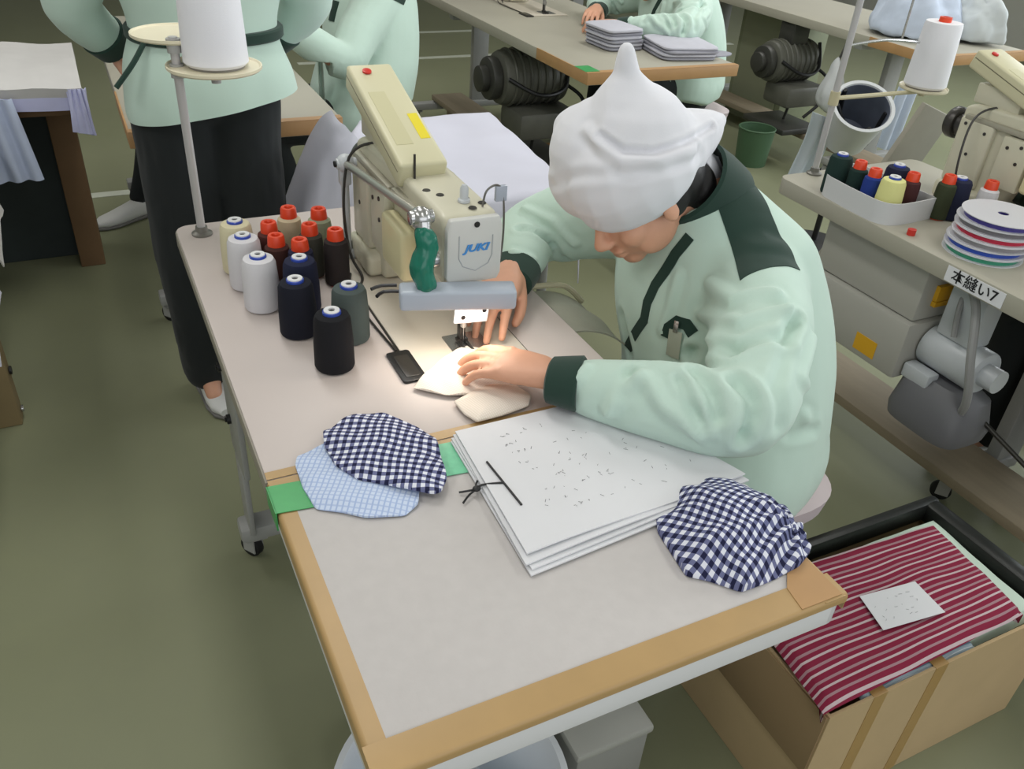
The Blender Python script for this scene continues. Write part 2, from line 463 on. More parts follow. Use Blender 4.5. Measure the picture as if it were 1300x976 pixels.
# tape along the seam
def tape(name, P, z, mat, parent, t=0.0008):
    mb = MB(); mb.prism(P, 2, z, z+t); return mb.build(name, mat, parent)
plabel(tape('seam_tape', [(0, L1+0.002), (WD, L1+0.002), (WD, L1+0.019), (0.3, L1+0.021), (0, L1+0.018)], HT, KRAFT, T), 'brown seam tape')
# sunken machine bed outline and slide cover
plabel(tape('machine_cutout', [(0.2745, 0.632), (0.4875, 0.632), (0.4875, 1.130), (0.2745, 1.130)], HT-0.0002, DMETAL, T, 0.0006), 'dark gap around the machine bed')

E1 = thing('extension_board', 'pale paper covered board edged with brown tape at the near end of the table', 'table extension', (0.3, 0.23, 0))
mb = MB(); mb.prism(rrect(0.001, 0.001, WD-0.001, L1, 0.012, corners='0011'), 2, HT-0.052, HT-0.0012, bev=0.005, seg=3); mb.build('board', WHITE, E1)
mb = MB(); mb.prism([(0.016, 0.030), (WD-0.028, 0.034), (WD-0.02, L1-0.004), (0.016, L1-0.004)], 2, HT-0.0012, HT, bev=0.0003); mb.build('paper_cover', PAPERTOP, E1)
# kraft tape folded over the edges (top strip plus the fold down the side)
def fold_tape(name, y0, y1, xin, xout, drop, axis, z=HT+0.0002):
    mb = MB(); r = 0.006; sg = 1 if xout > xin else -1
    prof = [(xin, z), (xout-sg*r, z)]
    for k in range(1, 6):
        a = PI/2*k/5; prof.append((xout-sg*r+sg*r*math.sin(a), z-r+r*math.cos(a)))
    prof.append((xout, z-drop))
    inn = [(x-sg*0.0009 if i > 3 else x, zz-0.0009) for i, (x, zz) in enumerate(prof)]
    poly = prof+inn[::-1]
    if axis == 1: mb.prism(poly, 1, y0, y1)
    else: mb.prism(poly, 0, y0, y1)
    return plabel(mb.build(name, KRAFT, E1), 'brown edge tape')
fold_tape('edge_tape', -0.001, L1-0.002, 0.023, -0.0012, 0.024, 1)
fold_tape('edge_tape', -0.001, L1-0.002, WD-0.034, WD+0.0012, 0.024, 1)
fold_tape('edge_tape', -0.002, WD+0.002, 0.037, -0.0016, 0.013, 0, HT+0.0010)
plabel(tape('corner_tape', [(WD-0.070, 0.002), (WD-0.006, 0.002), (WD-0.006, 0.078), (WD-0.034, 0.07), (WD-0.064, 0.036)], HT+0.0012, KRAFT2, E1), 'darker corner tape')
plabel(tape('end_tape', [(0.0, L1-0.018), (0.31, L1-0.014), (WD, L1-0.016), (WD, L1-0.001), (0.0, L1-0.001)], HT+0.0001, KRAFT, E1), 'brown tape along the joint')
mb = MB(); mb.prism([(-0.003, 0.396), (0.095, 0.385), (0.098, 0.444), (-0.003, 0.452)], 2, HT+0.0012, HT+0.0022); mb.span((-0.0045, 0.396, HT-0.028), (-0.0025, 0.452, HT+0.0022)); plabel(mb.build('green_tape', GTAPE, E1), 'bright green tape')
plabel(tape('green_tape', [(0.205, 0.388), (0.30, 0.378), (0.30, 0.452), (0.21, 0.458)], HT+0.0012, GTAPE2, E1), 'shiny pale green tape')
plabel(tape('yellow_tape', [(0.318, 0.448), (0.47, 0.436), (0.475, 0.452), (0.32, 0.460)], HT+0.002, YTAPE, E1), 'yellow green tape')
for x in (0.10, 0.50):
    mb = MB(); mb.span((x-0.02, 0.06, HT-0.085), (x+0.02, 0.57, HT-0.0525), bev=0.004); mb.build('support_bar', STEEL, E1)

# lap pad: a small slanted panel with a light rim at the operator's side of the table
o = thing('work_apron_board', 'small grey green cloth flap with light rim at the table edge beside the person', 'cloth flap', (0.66, 0.8, 0.7))
grid('flap', lambda u, v: (0.604+0.12*u, 0.69+0.17*v, 0.742-0.05*u*u-0.004*math.sin(9*v)), 12, 14, 0.003, M('grey_green_cloth', (158, 158, 144), 0.8, var=0.05), o)
mb = MB(); mb.tube([(0.604, 0.866, 0.748), (0.68, 0.866, 0.738), (0.726, 0.864, 0.695)], 0.006, n=8); mb.build('rim', M('pale_wood', (204, 196, 168), 0.6), o)

# ------------------------------------------------------------------ thread stand with the big white cone
def thread_stand(x, y, z0, label, hp=0.62):
    t = thing('thread_stand', label, 'thread stand', (x, y, z0))
    mb = MB(); mb.cyl((x, y, z0), (x, y, z0+hp), 0.0085, n=16); mb.build('pole', M('pole_grey', (186, 184, 184), 0.35, metal=0.25), t)
    mb = MB(); mb.lathe([(0.0, 0), (0.021, 0), (0.021, 0.004), (0.013, 0.008), (0.012, 0.018), (0, 0.018)], (x, y, z0), 24); mb.build('base_nut', M('base_nut_grey', (120, 118, 112), 0.4, metal=0.4), t)
    return t
def disc(parent, c, r, mat):
    mb = MB(); mb.lathe([(0, 0), (r*0.96, 0), (r, 0.003), (r, 0.008), (r*0.97, 0.008), (r*0.94, 0.005), (0, 0.005)], c, 44); return mb.build('spool_disc', mat, parent)
TS = thread_stand(0.048, 1.306, HT, 'tall grey thread stand pole at the far left corner of the sewing table', 0.393)
DISC = M('cream_disc', (224, 216, 190), 0.4)
disc(TS, (0.114, 1.292, 1.086), 0.088, DISC); disc(TS, (0.062, 1.372, 1.130), 0.084, DISC)
mb = MB(); mb.tube([(0.048, 1.306, 1.082), (0.08, 1.297, 1.082), (0.114, 1.292, 1.082)], 0.005, n=8, samples=2); mb.tube([(0.048, 1.306, 1.126), (0.052, 1.34, 1.126), (0.062, 1.372, 1.126)], 0.005, n=8, samples=2)
mb.cyl((0.048, 1.306, 1.07), (0.048, 1.306, 1.095), 0.013, n=16); mb.cyl((0.048, 1.306, 1.115), (0.048, 1.306, 1.14), 0.013, n=16); mb.cyl((0.114, 1.292, 1.06), (0.114, 1.292, 1.086), 0.009, n=14)
mb.build('support_arm', STEEL, TS)
def big_cone(c, label, r0=0.052, r1=0.042, h=0.19, rot=None, plug=ORANGE):
    t = thing('thread_cone', label, 'thread cone', c)
    mb = MB(); mb.lathe([(0, 0.004), (r0*0.9, 0.004), (r0, 0.010), (r1+(r0-r1)*.03, h-0.008), (r1*0.96, h), (0.016, h), (0, h)], c, 40); mb.build('thread', CONE, t)
    mb = MB(); mb.lathe([(0, 0), (r0*0.86, 0), (r0*0.86, 0.006), (0, 0.006)], c, 32); mb.build('cone_base', M('cone_base_grey', (130, 126, 120), 0.6), t)
    mb = MB(); mb.lathe([(0.008, h-0.01), (0.017, h-0.01), (0.016, h+0.012), (0.009, h+0.012), (0.008, h+0.0)], c, 24); mb.build('cone_plug', plug, t)
    return t
big_cone((0.118, 1.290, 1.0915), 'big white thread cone on the disc of the left thread stand', 0.060, 0.052, 0.23)

# ------------------------------------------------------------------ spools on the table
BLUE_DEF = [(.164, .712, 'black', 'black thread spool with a blue ring, nearest to the front edge'),
            (.215, .790, 'grey', 'grey green thread spool with a blue ring beside the nearest black one'),
            (.137, .838, 'black2', 'black thread spool with a blue ring between the white and the nearest black spool'),
            (.099, .949, 'white', 'white thread spool with a blue ring in front of the left stack'),
            (.164, .918, 'navy', 'dark navy thread spool with a blue ring behind the middle black one'),
            (.095, 1.040, 'white', 'second white thread spool just behind the front white one'),
            (.090, 1.112, 'cream', 'cream thread spool with a blue ring at the far left of the cluster')]
ORNG_DEF = [(.143, 1.020, 'brown', 'dark brown spool with an orange top beside the white spools', .106),
            (.195, 1.128, 'beige', 'beige spool with an orange top at the very back of the cluster', .112),
            (.146, 1.078, 'maroon', 'maroon spool with an orange top in front of the beige one', .108),
            (.180, .985, 'navy', 'navy spool with an orange top in the middle of the cluster', .108),
            (.250, 1.110, 'sage', 'sage green spool with an orange top at the back right of the cluster', .110),
            (.215, 1.046, 'olive', 'dark olive spool with an orange top right of the maroon one', .108),
            (.252, 1.000, 'charcoal', 'charcoal spool with an orange top nearest the machine', .112)]
TH = {'black': (26, 26, 30), 'black2': (24, 26, 38), 'grey': (78, 88, 86), 'white': (214, 212, 216), 'navy': (34, 38, 62), 'cream': (216, 208, 176),
      'brown': (72, 44, 40), 'beige': (200, 186, 156), 'maroon': (86, 48, 44), 'sage': (150, 156, 130), 'olive': (66, 66, 58), 'charcoal': (50, 44, 44),
      'dgreen': (30, 52, 48), 'royal': (40, 62, 140), 'lemon': (222, 220, 150), 'plum': (76, 44, 46), 'moss': (62, 68, 48), 'red': (150, 40, 44)}
def thm(k): return M('thread_'+k, TH[k], 0.8, bump=0.35, bscale=260, stretch=(1, 1, 10), spec=0.25)
def spool_blue(c, col, label, group, h=0.105, r=0.0325):
    t = thing('thread_spool', label, 'thread spool', c, group)
    mb = MB(); mb.lathe([(0, 0.003), (r*0.95, 0.003), (r, 0.007), (r*0.98, h*0.5), (r*0.90, h*0.86), (r*0.80, h*0.93), (r*0.55, h*0.955), (0, h*0.955)], c, 36); mb.build('thread', thm(col), t)
    mb = MB(); mb.lathe([(0.0, 0), (r*0.5, 0), (r*0.5, 0.004), (0.011, 0.005), (0.011, h*0.94), (0.0150, h*0.94), (0.0145, h*0.99), (0.0125, h), (0.0115, h*0.985), (0, h*0.985)], c, 28); o = mb.build('core', BLUE, t)
    mb = MB(); mb.lathe([(0.005, h*0.985), (0.0130, h*0.985), (0.0125, h+0.0015), (0.0055, h+0.0015), (0.005, h*0.985)], c, 28); mb.build('core_cap', WHITE, t)
    mb = MB(); mb.lathe([(0, h*0.98), (0.0052, h*0.98), (0.0052, h*0.992), (0, h*0.992)], c, 16); mb.build('core_hole', BLACK, t)
    return t
def spool_orange(c, col, label, group, h=0.108, r=0.0235):
    t = thing('thread_spool', label, 'thread spool', c, group)
    hb = h-0.018
    mb = MB(); mb.lathe([(0, 0.003), (r*0.96, 0.003), (r, 0.006), (r, hb-0.018), (r*0.93, hb-0.006), (r*0.6, hb), (0, hb)], c, 32); mb.build('thread', thm(col), t)
    mb = MB(); mb.lathe([(0, 0), (r*0.8, 0), (r*0.8, 0.004), (0.010, 0.005), (0.010, hb-0.004), (0.0165, hb-0.004), (0.0150, h-0.003), (0.0135, h), (0.0085, h), (0.0065, h-0.004), (0.0065, h-0.013), (0, h-0.013)], c, 28); o = mb.build('core', ORANGE, t)
    mb = MB(); mb.lathe([(0, h-0.012), (0.0066, h-0.012), (0.0066, h-0.010), (0, h-0.010)], c, 16); mb.build('core_hole', BLACK, o)
    return t
SP = [[x, y, 0.0345] for x, y, *_ in BLUE_DEF]+[[x, y, 0.0250] for x, y, *_ in ORNG_DEF]
for it in range(200):
    for i in range(len(SP)):
        for j in range(i):
            dx, dy = SP[i][0]-SP[j][0], SP[i][1]-SP[j][1]; d = math.hypot(dx, dy); m = SP[i][2]+SP[j][2]-d
            if m > 0:
                SP[i][0] += dx/d*m/2; SP[i][1] += dy/d*m/2; SP[j][0] -= dx/d*m/2; SP[j][1] -= dy/d*m/2
G1 = 'thread spools clustered on the sewing table'
for (x, y, r), d in zip(SP, BLUE_DEF): spool_blue((x, y, HT), d[2], d[3], G1)
for (x, y, r), d in zip(SP[7:], ORNG_DEF): spool_orange((x, y, HT), d[2], d[3], G1, h=d[4])
# ------------------------------------------------------------------ the sewing machine
MS = thing('sewing_machine', 'beige industrial sewing machine in front of the seated person', 'sewing machine', (0.38, 0.88, HT))
AX0, AX1 = 0.336, 0.432            # arm, across
mb = MB(); mb.span((0.278, 0.636, HT-0.0), (0.484, 1.126, HT+0.004), bev=0.0015); mb.build('bed', M('bed_beige', (200, 192, 178), 0.4), MS)
mb = MB(); mb.prism(rrect(0.2515, 0.622, 0.292, 0.716, 0.006), 2, HT+0.0005, HT+0.005, bev=0.0008); o = mb.build('slide_plate', BLACK, MS)
mb = MB(); mb.prism(rrect(0.2595, 0.634, 0.285, 0.700, 0.003), 2, HT+0.0045, HT+0.0058, bev=0.0004); mb.build('slide_insert', DMETAL, o)
mb = MB(); mb.prism(rrect(0.36, 0.66, 0.43, 0.735, 0.004), 2, HT+0.004, HT+0.0052); mb.build('needle_plate', CHROME, MS)
# arm and pillar as one casting: side outline in (y,z)
side = [(0.672, 0.886), (0.672, 0.985), (0.69, 1.002), (0.86, 1.004), (1.10, 0.998), (1.128, 0.985), (1.128, 0.754), (0.975, 0.754), (0.962, 0.80), (0.945, 0.842), (0.90, 0.868), (0.80, 0.880), (0.735, 0.884)]
mb = MB(); mb.prism(side, 0, AX0, AX1, bev=0.010, seg=3)
mb.span((0.310, 0.99, 0.754), (0.455, 1.126, 0.80), bev=0.012, seg=3)
mb.span((0.322, 1.02, 0.80), (0.345, 1.12, 0.965), bev=0.008, seg=3)
mb.build('arm', BEIGE, MS)
# face plate with its badge
fy = 0.661
mb = MB(); mb.prism([(0.343, 0.893), (0.425, 0.893), (0.431, 0.905), (0.431, 0.985), (0.425, 1.002), (0.343, 1.002), (0.337, 0.985), (0.337, 0.905)], 1, fy, 0.675, bev=0.003); FP = mb.build('face_plate', M('face_plate_grey', (204, 204, 200), 0.35), MS)
mb = MB(); mb.tube([(0.357, fy, 0.976), (0.357, fy, 0.938), (0.364, fy, 0.924), (0.386, fy, 0.914), (0.408, fy, 0.924), (0.414, fy, 0.938), (0.414, fy, 0.972)], 0.0011, n=6, samples=1); mb.build('shield_outline', M('shield_grey', (168, 170, 172), 0.4), FP)
def text_mesh(body, size, extrude, shear=0.0, bold=0.0, sx=1.0):
    c = bpy.data.curves.new('txt', 'FONT'); c.body = body; c.size = size; c.extrude = extrude; c.shear = shear; c.offset = bold; c.align_x = 'CENTER'; c.align_y = 'CENTER'; c.resolution_u = 3
    o = bpy.data.objects.new('txt', c); COL.objects.link(o); o.scale = (sx, 1, 1)
    dg = bpy.context.evaluated_depsgraph_get(); me = bpy.data.meshes.new_from_object(o.evaluated_get(dg))
    me.transform(Matrix.Scale(sx, 4, (1, 0, 0))); bpy.data.objects.remove(o); bpy.data.curves.remove(c); me.materials.clear(); return me
me = text_mesh('JUKI', 0.0165, 0.0006, shear=0.3, bold=0.0006, sx=1.3)
me.transform(Matrix.Translation((0.386, fy-0.0008, 0.953)) @ Matrix.Rotation(math.radians(90), 4, 'X')); link('logo', me, M('logo_blue', (64, 138, 206), 0.4), FP, 20)
mb = MB(); mb.cyl((0.386, fy-0.001, 0.992), (0.386, fy+0.004, 0.992), 0.0048, n=16); mb.build('screw_hole', BLACK, FP)
# lid details on top of the arm
for x, y in ((0.352, 0.79), (0.366, 0.765), (0.40, 0.74), (0.418, 0.715), (0.395, 0.70)):
    mb = MB(); mb.lathe([(0, 0), (0.007, 0), (0.006, 0.0012), (0, 0.0012)], (x, y, 1.003), 16); mb.build('oil_hole', DMETAL, MS)
mb = MB(); mb.lathe([(0, 0), (0.010, 0), (0.010, 0.004), (0.007, 0.006), (0.007, 0.022), (0.004, 0.028), (0, 0.028)], (0.392, 0.728, 1.003), 20); mb.build('pressure_screw', PALEGREY, MS)
mb = MB(); mb.cyl((0.352, 0.845, 1.003), (0.352, 0.845, 1.045), 0.0022, n=8); mb.build('thread_pin', DMETAL, MS)
mb = MB(); mb.tube([(0.412, 0.70, 1.003), (0.418, 0.70, 1.028), (0.436, 0.70, 1.036), (0.447, 0.70, 1.02), (0.449, 0.695, 0.97), (0.444, 0.688, 0.925), (0.436, 0.684, 0.905)], 0.0017, n=6); mb.build('thread_guard', M('guard_grey', (110, 108, 104), 0.3, metal=0.5), MS)
mb = MB(); mb.box((0.444, 0.702, 1.021), (0.020, 0.008, 0.026), bev=0.002); mb.build('thread_guide', M('clear_grey', (170, 176, 190), 0.2), MS)
# control panel rising towards the back
a = math.atan2(1.090-1.006, 1.135-0.865)
mb = MB(); R = Matrix.Rotation(a, 4, 'X'); mb.box((0.370, 1.000, 1.0515), (0.086, 0.31, 0.046), R, bev=0.006, seg=3); PN = mb.build('control_panel', M('panel_beige', (206, 201, 168), 0.4), MS)
mb = MB(); mb.box((0.370, 1.000, 1.0565), (0.0875, 0.295, 0.0025), R, bev=0.0008); mb.build('panel_seam', M('seam_shadow', (120, 114, 92), 0.6), PN)
mb = MB(); q = R @ V((-0.012, 0.125, 0.0185)); mb.cyl(V((0.370, 1.0, 1.0565))+q, V((0.370, 1.0, 1.0565))+(R @ V((-0.012, 0.125, 0.0225))), 0.0085, n=18, bev=0.001); mb.build('red_button', REDP, PN)
mb = MB(); mb.box(V((0.370, 1.0, 1.0565))+(R @ V((0.027, -0.05, 0.0184))), (0.018, 0.075, 0.0008), R); mb.build('warning_sticker', M('yellow_sticker', (226, 208, 40), 0.5), PN)
mb = MB(); mb.box(V((0.370, 1.0, 1.0565))+(R @ V((-0.015, -0.02, 0.0184))), (0.03, 0.16, 0.0008), R); mb.build('display_strip', M('strip_beige', (198, 193, 156), 0.4), PN)
mb = MB(); mb.span((0.345, 0.99, 0.998), (0.40, 1.12, 1.045), bev=0.004); mb.build('panel_bracket', BEIGE, MS)
# covers and knobs on the near side
mb = MB(); mb.span((0.306, 0.785, 0.842), (0.337, 0.895, 0.935), bev=0.010, seg=3); mb.build('motor_cover', CREAM, MS)
mb = MB(); mb.span((0.316, 0.905, 0.832), (0.337, 0.985, 0.955), bev=0.006, seg=2); mb.build('side_cover', BEIGE, MS)
mb = MB(); mb.span((0.322, 0.90, 0.958), (0.337, 1.11, 0.972), bev=0.004); mb.span((0.322, 0.74, 0.962), (0.337, 0.885, 0.978), bev=0.004); mb.build('side_rail', M('rail_grey', (160, 156, 140), 0.4), MS)
for y, z in ((0.93, 0.94), (0.965, 0.93), (0.93, 0.90), (1.04, 0.94), (1.10, 0.95), (1.07, 0.88)):
    mb = MB(); mb.cyl((0.3140 if y < 0.99 else 0.3205, y, z), (0.33, y, z), 0.0042, n=12); mb.build('screw', DMETAL, MS)
mb = MB(); mb.cyl((0.375, 1.126, 0.93), (0.375, 1.150, 0.93), 0.030, n=28); mb.cyl((0.375, 1.150, 0.93), (0.375, 1.178, 0.93), 0.040, n=40, bev=0.006); mb.build('hand_wheel', DMETAL, MS)
mb = MB(); mb.cyl((0.345, 0.700, 0.925), (0.318, 0.700, 0.925), 0.016, 0.013, n=24, bev=0.002); mb.cyl((0.320, 0.700, 0.925), (0.312, 0.700, 0.925), 0.006, n=14); mb.build('tension_dial', CHROME, MS)
# needle, bars, presser foot
NX, NY = 0.387, 0.700
mb = MB(); mb.cyl((NX, NY, 0.80), (NX, NY, 0.89), 0.0042, n=14); mb.cyl((NX, NY, 0.79), (NX, NY, 0.805), 0.006, n=14); mb.build('needle_bar', CHROME, MS)
mb = MB(); mb.cyl((NX, NY, 0.757), (NX, NY, 0.792), 0.0006, 0.0012, n=8); mb.build('needle', CHROME, MS)
mb = MB(); mb.cyl((NX, NY+0.018, 0.785), (NX, NY+0.018, 0.89), 0.0042, n=14); mb.build('presser_bar', CHROME, MS)
mb = MB(); mb.box((NX, NY+0.010, 0.775), (0.011, 0.014, 0.030), bev=0.002); mb.box((NX-0.006, NY-0.012, 0.758), (0.006, 0.034, 0.004), bev=0.001); mb.box((NX+0.006, NY-0.012, 0.758), (0.006, 0.034, 0.004), bev=0.001); mb.box((NX, NY+0.008, 0.760), (0.020, 0.012, 0.006), bev=0.001); mb.build('presser_foot', DMETAL, MS)
mb = MB(); mb.box((0.384, 0.664, 0.833), (0.060, 0.006, 0.030), Matrix.Rotation(math.radians(6), 4, 'Y'), bev=0.002); mb.box((0.384, 0.672, 0.860), (0.030, 0.014, 0.055), bev=0.003); o = mb.build('guard_plate', WHITE, MS)
mb = MB()
for x, z in ((0.368, 0.831), (0.406, 0.838)): mb.cyl((x, 0.6605, z), (x, 0.662, z), 0.0040, n=14)
mb.build('plate_hole', BLACK, o)
mb = MB(); mb.tube([(0.37, 1.02, 0.985), (0.345, 1.05, 1.0), (0.305, 1.07, 0.97), (0.287, 1.06, 0.88), (0.29, 1.04, 0.79), (0.30, 1.0, 0.757), (0.285, 0.965, 0.756)], 0.0028, n=8); mb.build('cable', DMETAL, MS)
mb = MB(); mb.tube([(0.283, 1.02, 0.756), (0.262, 0.95, 0.754), (0.262, 0.85, 0.7535), (0.272, 0.72, 0.753)], 0.0022, n=6); mb.build('floor_cord', DMETAL, MS)

# ------------------------------------------------------------------ lamp on a jointed arm
LP = thing('machine_lamp', 'jointed metal lamp arm with green wrapped neck and grey light bar over the needle', 'lamp', (0.30, 1.09, HT))
K = V((0.302, 0.690, 1.006)); B0 = V((0.302, 1.088, 0.953))
mb = MB(); mb.tube([B0, K], 0.0075, n=14, samples=1); mb.tube([B0+V((0.012, -0.01, -0.012)), K+V((0.012, 0.02, -0.014))], 0.0035, n=10, samples=1); mb.build('arm_tube', M('arm_steel', (176, 172, 164), 0.28, metal=0.7), LP)
mb = MB(); mb.ell(B0, (0.018, 0.016, 0.018)); mb.cyl(B0+V((-0.018, 0, 0)), B0+V((0.024, 0, 0)), 0.010, n=18, bev=0.002); mb.cyl(B0+V((0.0, 0.01, -0.03)), B0+V((0.0, 0.01, -0.20)), 0.008, n=12); mb.box(B0+V((0.0, 0.008, -0.02)), (0.022, 0.022, 0.05), bev=0.004); mb.span((0.282, 1.085, 0.754), (0.318, 1.115, 0.772), bev=0.003); mb.build('clamp', PALEGREY, LP)
mb = MB(); mb.cyl(B0+V((-0.022, 0, 0)), B0+V((-0.017, 0, 0)), 0.006, n=14); mb.build('clamp_screw', BLACK, LP)
mb = MB(); mb.ell(K+V((0, -0.008, -0.002)), (0.017, 0.019, 0.019), u=20, v=14); mb.cyl(K+V((-0.019, -0.008, 0)), K+V((0.019, -0.008, 0)), 0.011, n=18, bev=0.002); mb.build('knuckle', CHROME, LP)
N0 = K+V((-0.001, -0.022, -0.010)); N1 = V((0.300, 0.655, 0.909))
mb = MB(); mb.cyl(K+V((0, -0.018, -0.004)), N0+V((0, -0.004, -0.016)), 0.011, n=16); mb.build('neck_collar', CHROME, LP)
me = None
mb = MB(); mb.chain([N0+V((0, -0.002, -0.012)), N0.lerp(N1, 0.35)+V((0.004, 0, 0)), N0.lerp(N1, 0.7)+V((-0.005, 0, 0)), N1], [0.0155, 0.0175, 0.0185, 0.0175], samples=4)
me = volume(mb, 0.002, 6); displace(me, lambda c, n: 0.0022*nz(c.x*70, c.y*70, c.z*40)+0.0015*nz(c.x*160, c.y*160, c.z*60))
link('green_wrap', me, M('green_plastic_wrap', (26, 112, 92), 0.22), LP)
bl, br = V((0.264, 0.660, 0.884)), V((0.434, 0.608, 0.884)); d = (br-bl); yaw = math.atan2(d.y, d.x)
mb = MB(); mb.box((bl+br)/2+V((0, 0.008, 0)), (d.length+0.006, 0.040, 0.034), Matrix.Rotation(yaw, 4, 'Z'), bev=0.006, seg=3); LB = mb.build('light_bar', LAMPGREY, LP)
mb = MB(); mb.box((bl+br)/2+V((0, 0.008, -0.0175)), (d.length-0.03, 0.026, 0.0016), Matrix.Rotation(yaw, 4, 'Z')); mb.build('lit_strip', M('lamp_strip', (255, 246, 232), 0.5, emit=((255, 240, 220), 2.5)), LB)
mb = MB(); mb.tube([(0.268, 0.70, 0.888), (0.246, 0.71, 0.886), (0.228, 0.707, 0.884)], 0.003, n=8, samples=2); mb.tube([(0.268, 0.69, 0.882), (0.246, 0.70, 0.88), (0.232, 0.692, 0.878)], 0.003, n=8, samples=2); mb.build('lamp_lever', BLACK, LP)

# ------------------------------------------------------------------ cloth and paper on the table
GING = gingham('navy_gingham', (34, 36, 66), (108, 112, 148), (226, 228, 238), 0.0118)
CHK = fine_check('light_blue_check', (202, 214, 236), (166, 184, 220), 0.0075, 0.30)
CREAMC = fine_check('cream_gauze', (240, 230, 220), (230, 218, 204), 0.0035, 0.4)
Z2 = HT+0.0022
P1 = [(0.042, 0.480), (0.050, 0.500), (0.10, 0.512), (0.15, 0.49), (0.185, 0.42), (0.185, 0.375), (0.172, 0.345), (0.148, 0.330), (0.10, 0.345), (0.076, 0.365), (0.045, 0.385), (0.040, 0.43)]
o = patch('cloth_piece', P1, lambda x, y, s: 0.006*(1-s**3)+0.003+0.0018*nz(x*30, y*30, 2)+0.0016*math.sin((x*0.5+y)*150)*s, Z2, CHK, ang=-0.55)
tag(o, 'pale blue checked cloth piece lying under the left navy gingham piece', 'cloth')
P2 = [(0.088, 0.500), (0.095, 0.530), (0.104, 0.533), (0.150, 0.556), (0.19, 0.541), (0.228, 0.488), (0.240, 0.456), (0.234, 0.424), (0.222, 0.368), (0.204, 0.345), (0.193, 0.345), (0.160, 0.372), (0.110, 0.410), (0.090, 0.450)]
o = patch('cloth_piece', P2, lambda x, y, s: 0.010*(1-s**2.5)+0.003+0.0024*nz(x*24, y*24, 5)+0.0022*math.sin((x+y)*95)*s*s, Z2+0.0100, GING, ang=-0.50, warp=lambda x, y: (x+0.004*nz(x*18, y*18, 1), y+0.004*nz(x*18, y*18, 9)))
tag(o, 'navy gingham cloth piece lying flat on the pale blue checked cloth', 'cloth')
P3 = [(0.441, 0.178), (0.452, 0.20), (0.487, 0.208), (0.515, 0.232), (0.56, 0.246), (0.592, 0.222), (0.612, 0.182), (0.628, 0.150), (0.625, 0.11), (0.606, 0.072), (0.575, 0.058), (0.52, 0.052), (0.478, 0.052), (0.452, 0.082), (0.430, 0.100)]
def ruff(x, y, s):
    d = (x-0.575)*0.75+(y-0.10)*0.66
    r = math.hypot(x-0.552, y-0.115)
    g = math.sin(math.atan2(y-0.105, x-0.60)*9+3*nz(x*10, y*10))
    return 0.040*(1-s**2.2)+0.006+0.005*g*min(1, s*1.5)+0.004*nz(x*28, y*28, 3)+0.012*math.exp(-((x-0.575)/0.018)**2)*(1-s)
o = patch('cloth_piece', P3, ruff, Z2, GING, ang=0.42, rings=30, nth=150, warp=lambda x, y: (x+0.010*nz(x*12, y*12, 1), y+0.010*nz(x*12, y*12, 9)))
tag(o, 'gathered navy gingham cloth bundle at the right front corner of the table', 'cloth')
P4 = [(0.258, 0.600), (0.30, 0.640), (0.345, 0.672), (0.392, 0.690), (0.420, 0.655), (0.436, 0.60), (0.40, 0.545), (0.345, 0.548), (0.30, 0.562)]
o = patch('cloth_piece', P4, lambda x, y, s: 0.006*(1-s**3)+0.002+0.002*nz(x*30, y*30, 4)+0.0012*math.sin(x*140), HT+0.0060, CREAMC, ang=0.6)
tag(o, 'cream gauze cloth being fed under the presser foot', 'cloth')
P5 = [(0.304, 0.542), (0.340, 0.556), (0.375, 0.568), (0.415, 0.55), (0.425, 0.512), (0.408, 0.490), (0.362, 0.482), (0.316, 0.480), (0.306, 0.505)]
o = patch('cloth_piece', P5, lambda x, y, s: 0.009*(1-s**3)+0.002+0.0016*nz(x*30, y*30, 8), HT+0.0150-0.009, CREAMC, ang=0.25)
tag(o, 'small folded cream gauze cloth lying in front of the hand', 'cloth')

# bundle of papers
PB = thing('paper_bundle', 'bundle of white papers with faint writing tied by a black cord', 'papers', (0.43, 0.32, Z2))
def psheet(corners, z, lift, name, thick=0.0012):
    a, b, c, d = [V(q+(0,)) for q in corners]   # near-left, far-left, far-right, near-right
    def fn(u, v):
        p = a.lerp(d, u).lerp(b.lerp(c, u), v)
        return (p.x, p.y, z+lift(u, v))
    return fn
for i, (cn, lf) in enumerate([
    ([(0.252, 0.172), (0.262, 0.452), (0.535, 0.46), (0.613, 0.205)], lambda u, v: 0.0),
    ([(0.256, 0.178), (0.264, 0.455), (0.54, 0.46), (0.618, 0.212)], lambda u, v: 0.002*u*(1-v)),
    ([(0.251, 0.185), (0.268, 0.458), (0.53, 0.462), (0.612, 0.215)], lambda u, v: 0.003*math.sin(u*5)*(1-v)),
    ([(0.258, 0.197), (0.272, 0.460), (0.53, 0.46), (0.615, 0.219)], lambda u, v: 0.001+0.003*math.sin(u*6+0.5)*(1-v)+0.0015*u)]):
    z = Z2+0.0032+0.0030*i
    grid('paper_sheet', psheet(cn, z, lf, ''), 16, 12, 0.0022, PAPER, PB)
TOPZ = Z2+0.0032+0.0030*3
def on_top(u, v):
    a, b, c, d = [V(q+(0,)) for q in [(0.258, 0.197), (0.272, 0.460), (0.53, 0.46), (0.615, 0.219)]]
    p = a.lerp(d, u).lerp(b.lerp(c, u), v); return V((p.x, p.y, TOPZ+0.001+0.003*math.sin(u*6+0.5)*(1-v)+0.0015*u))
mb = MB(); random.seed(3)
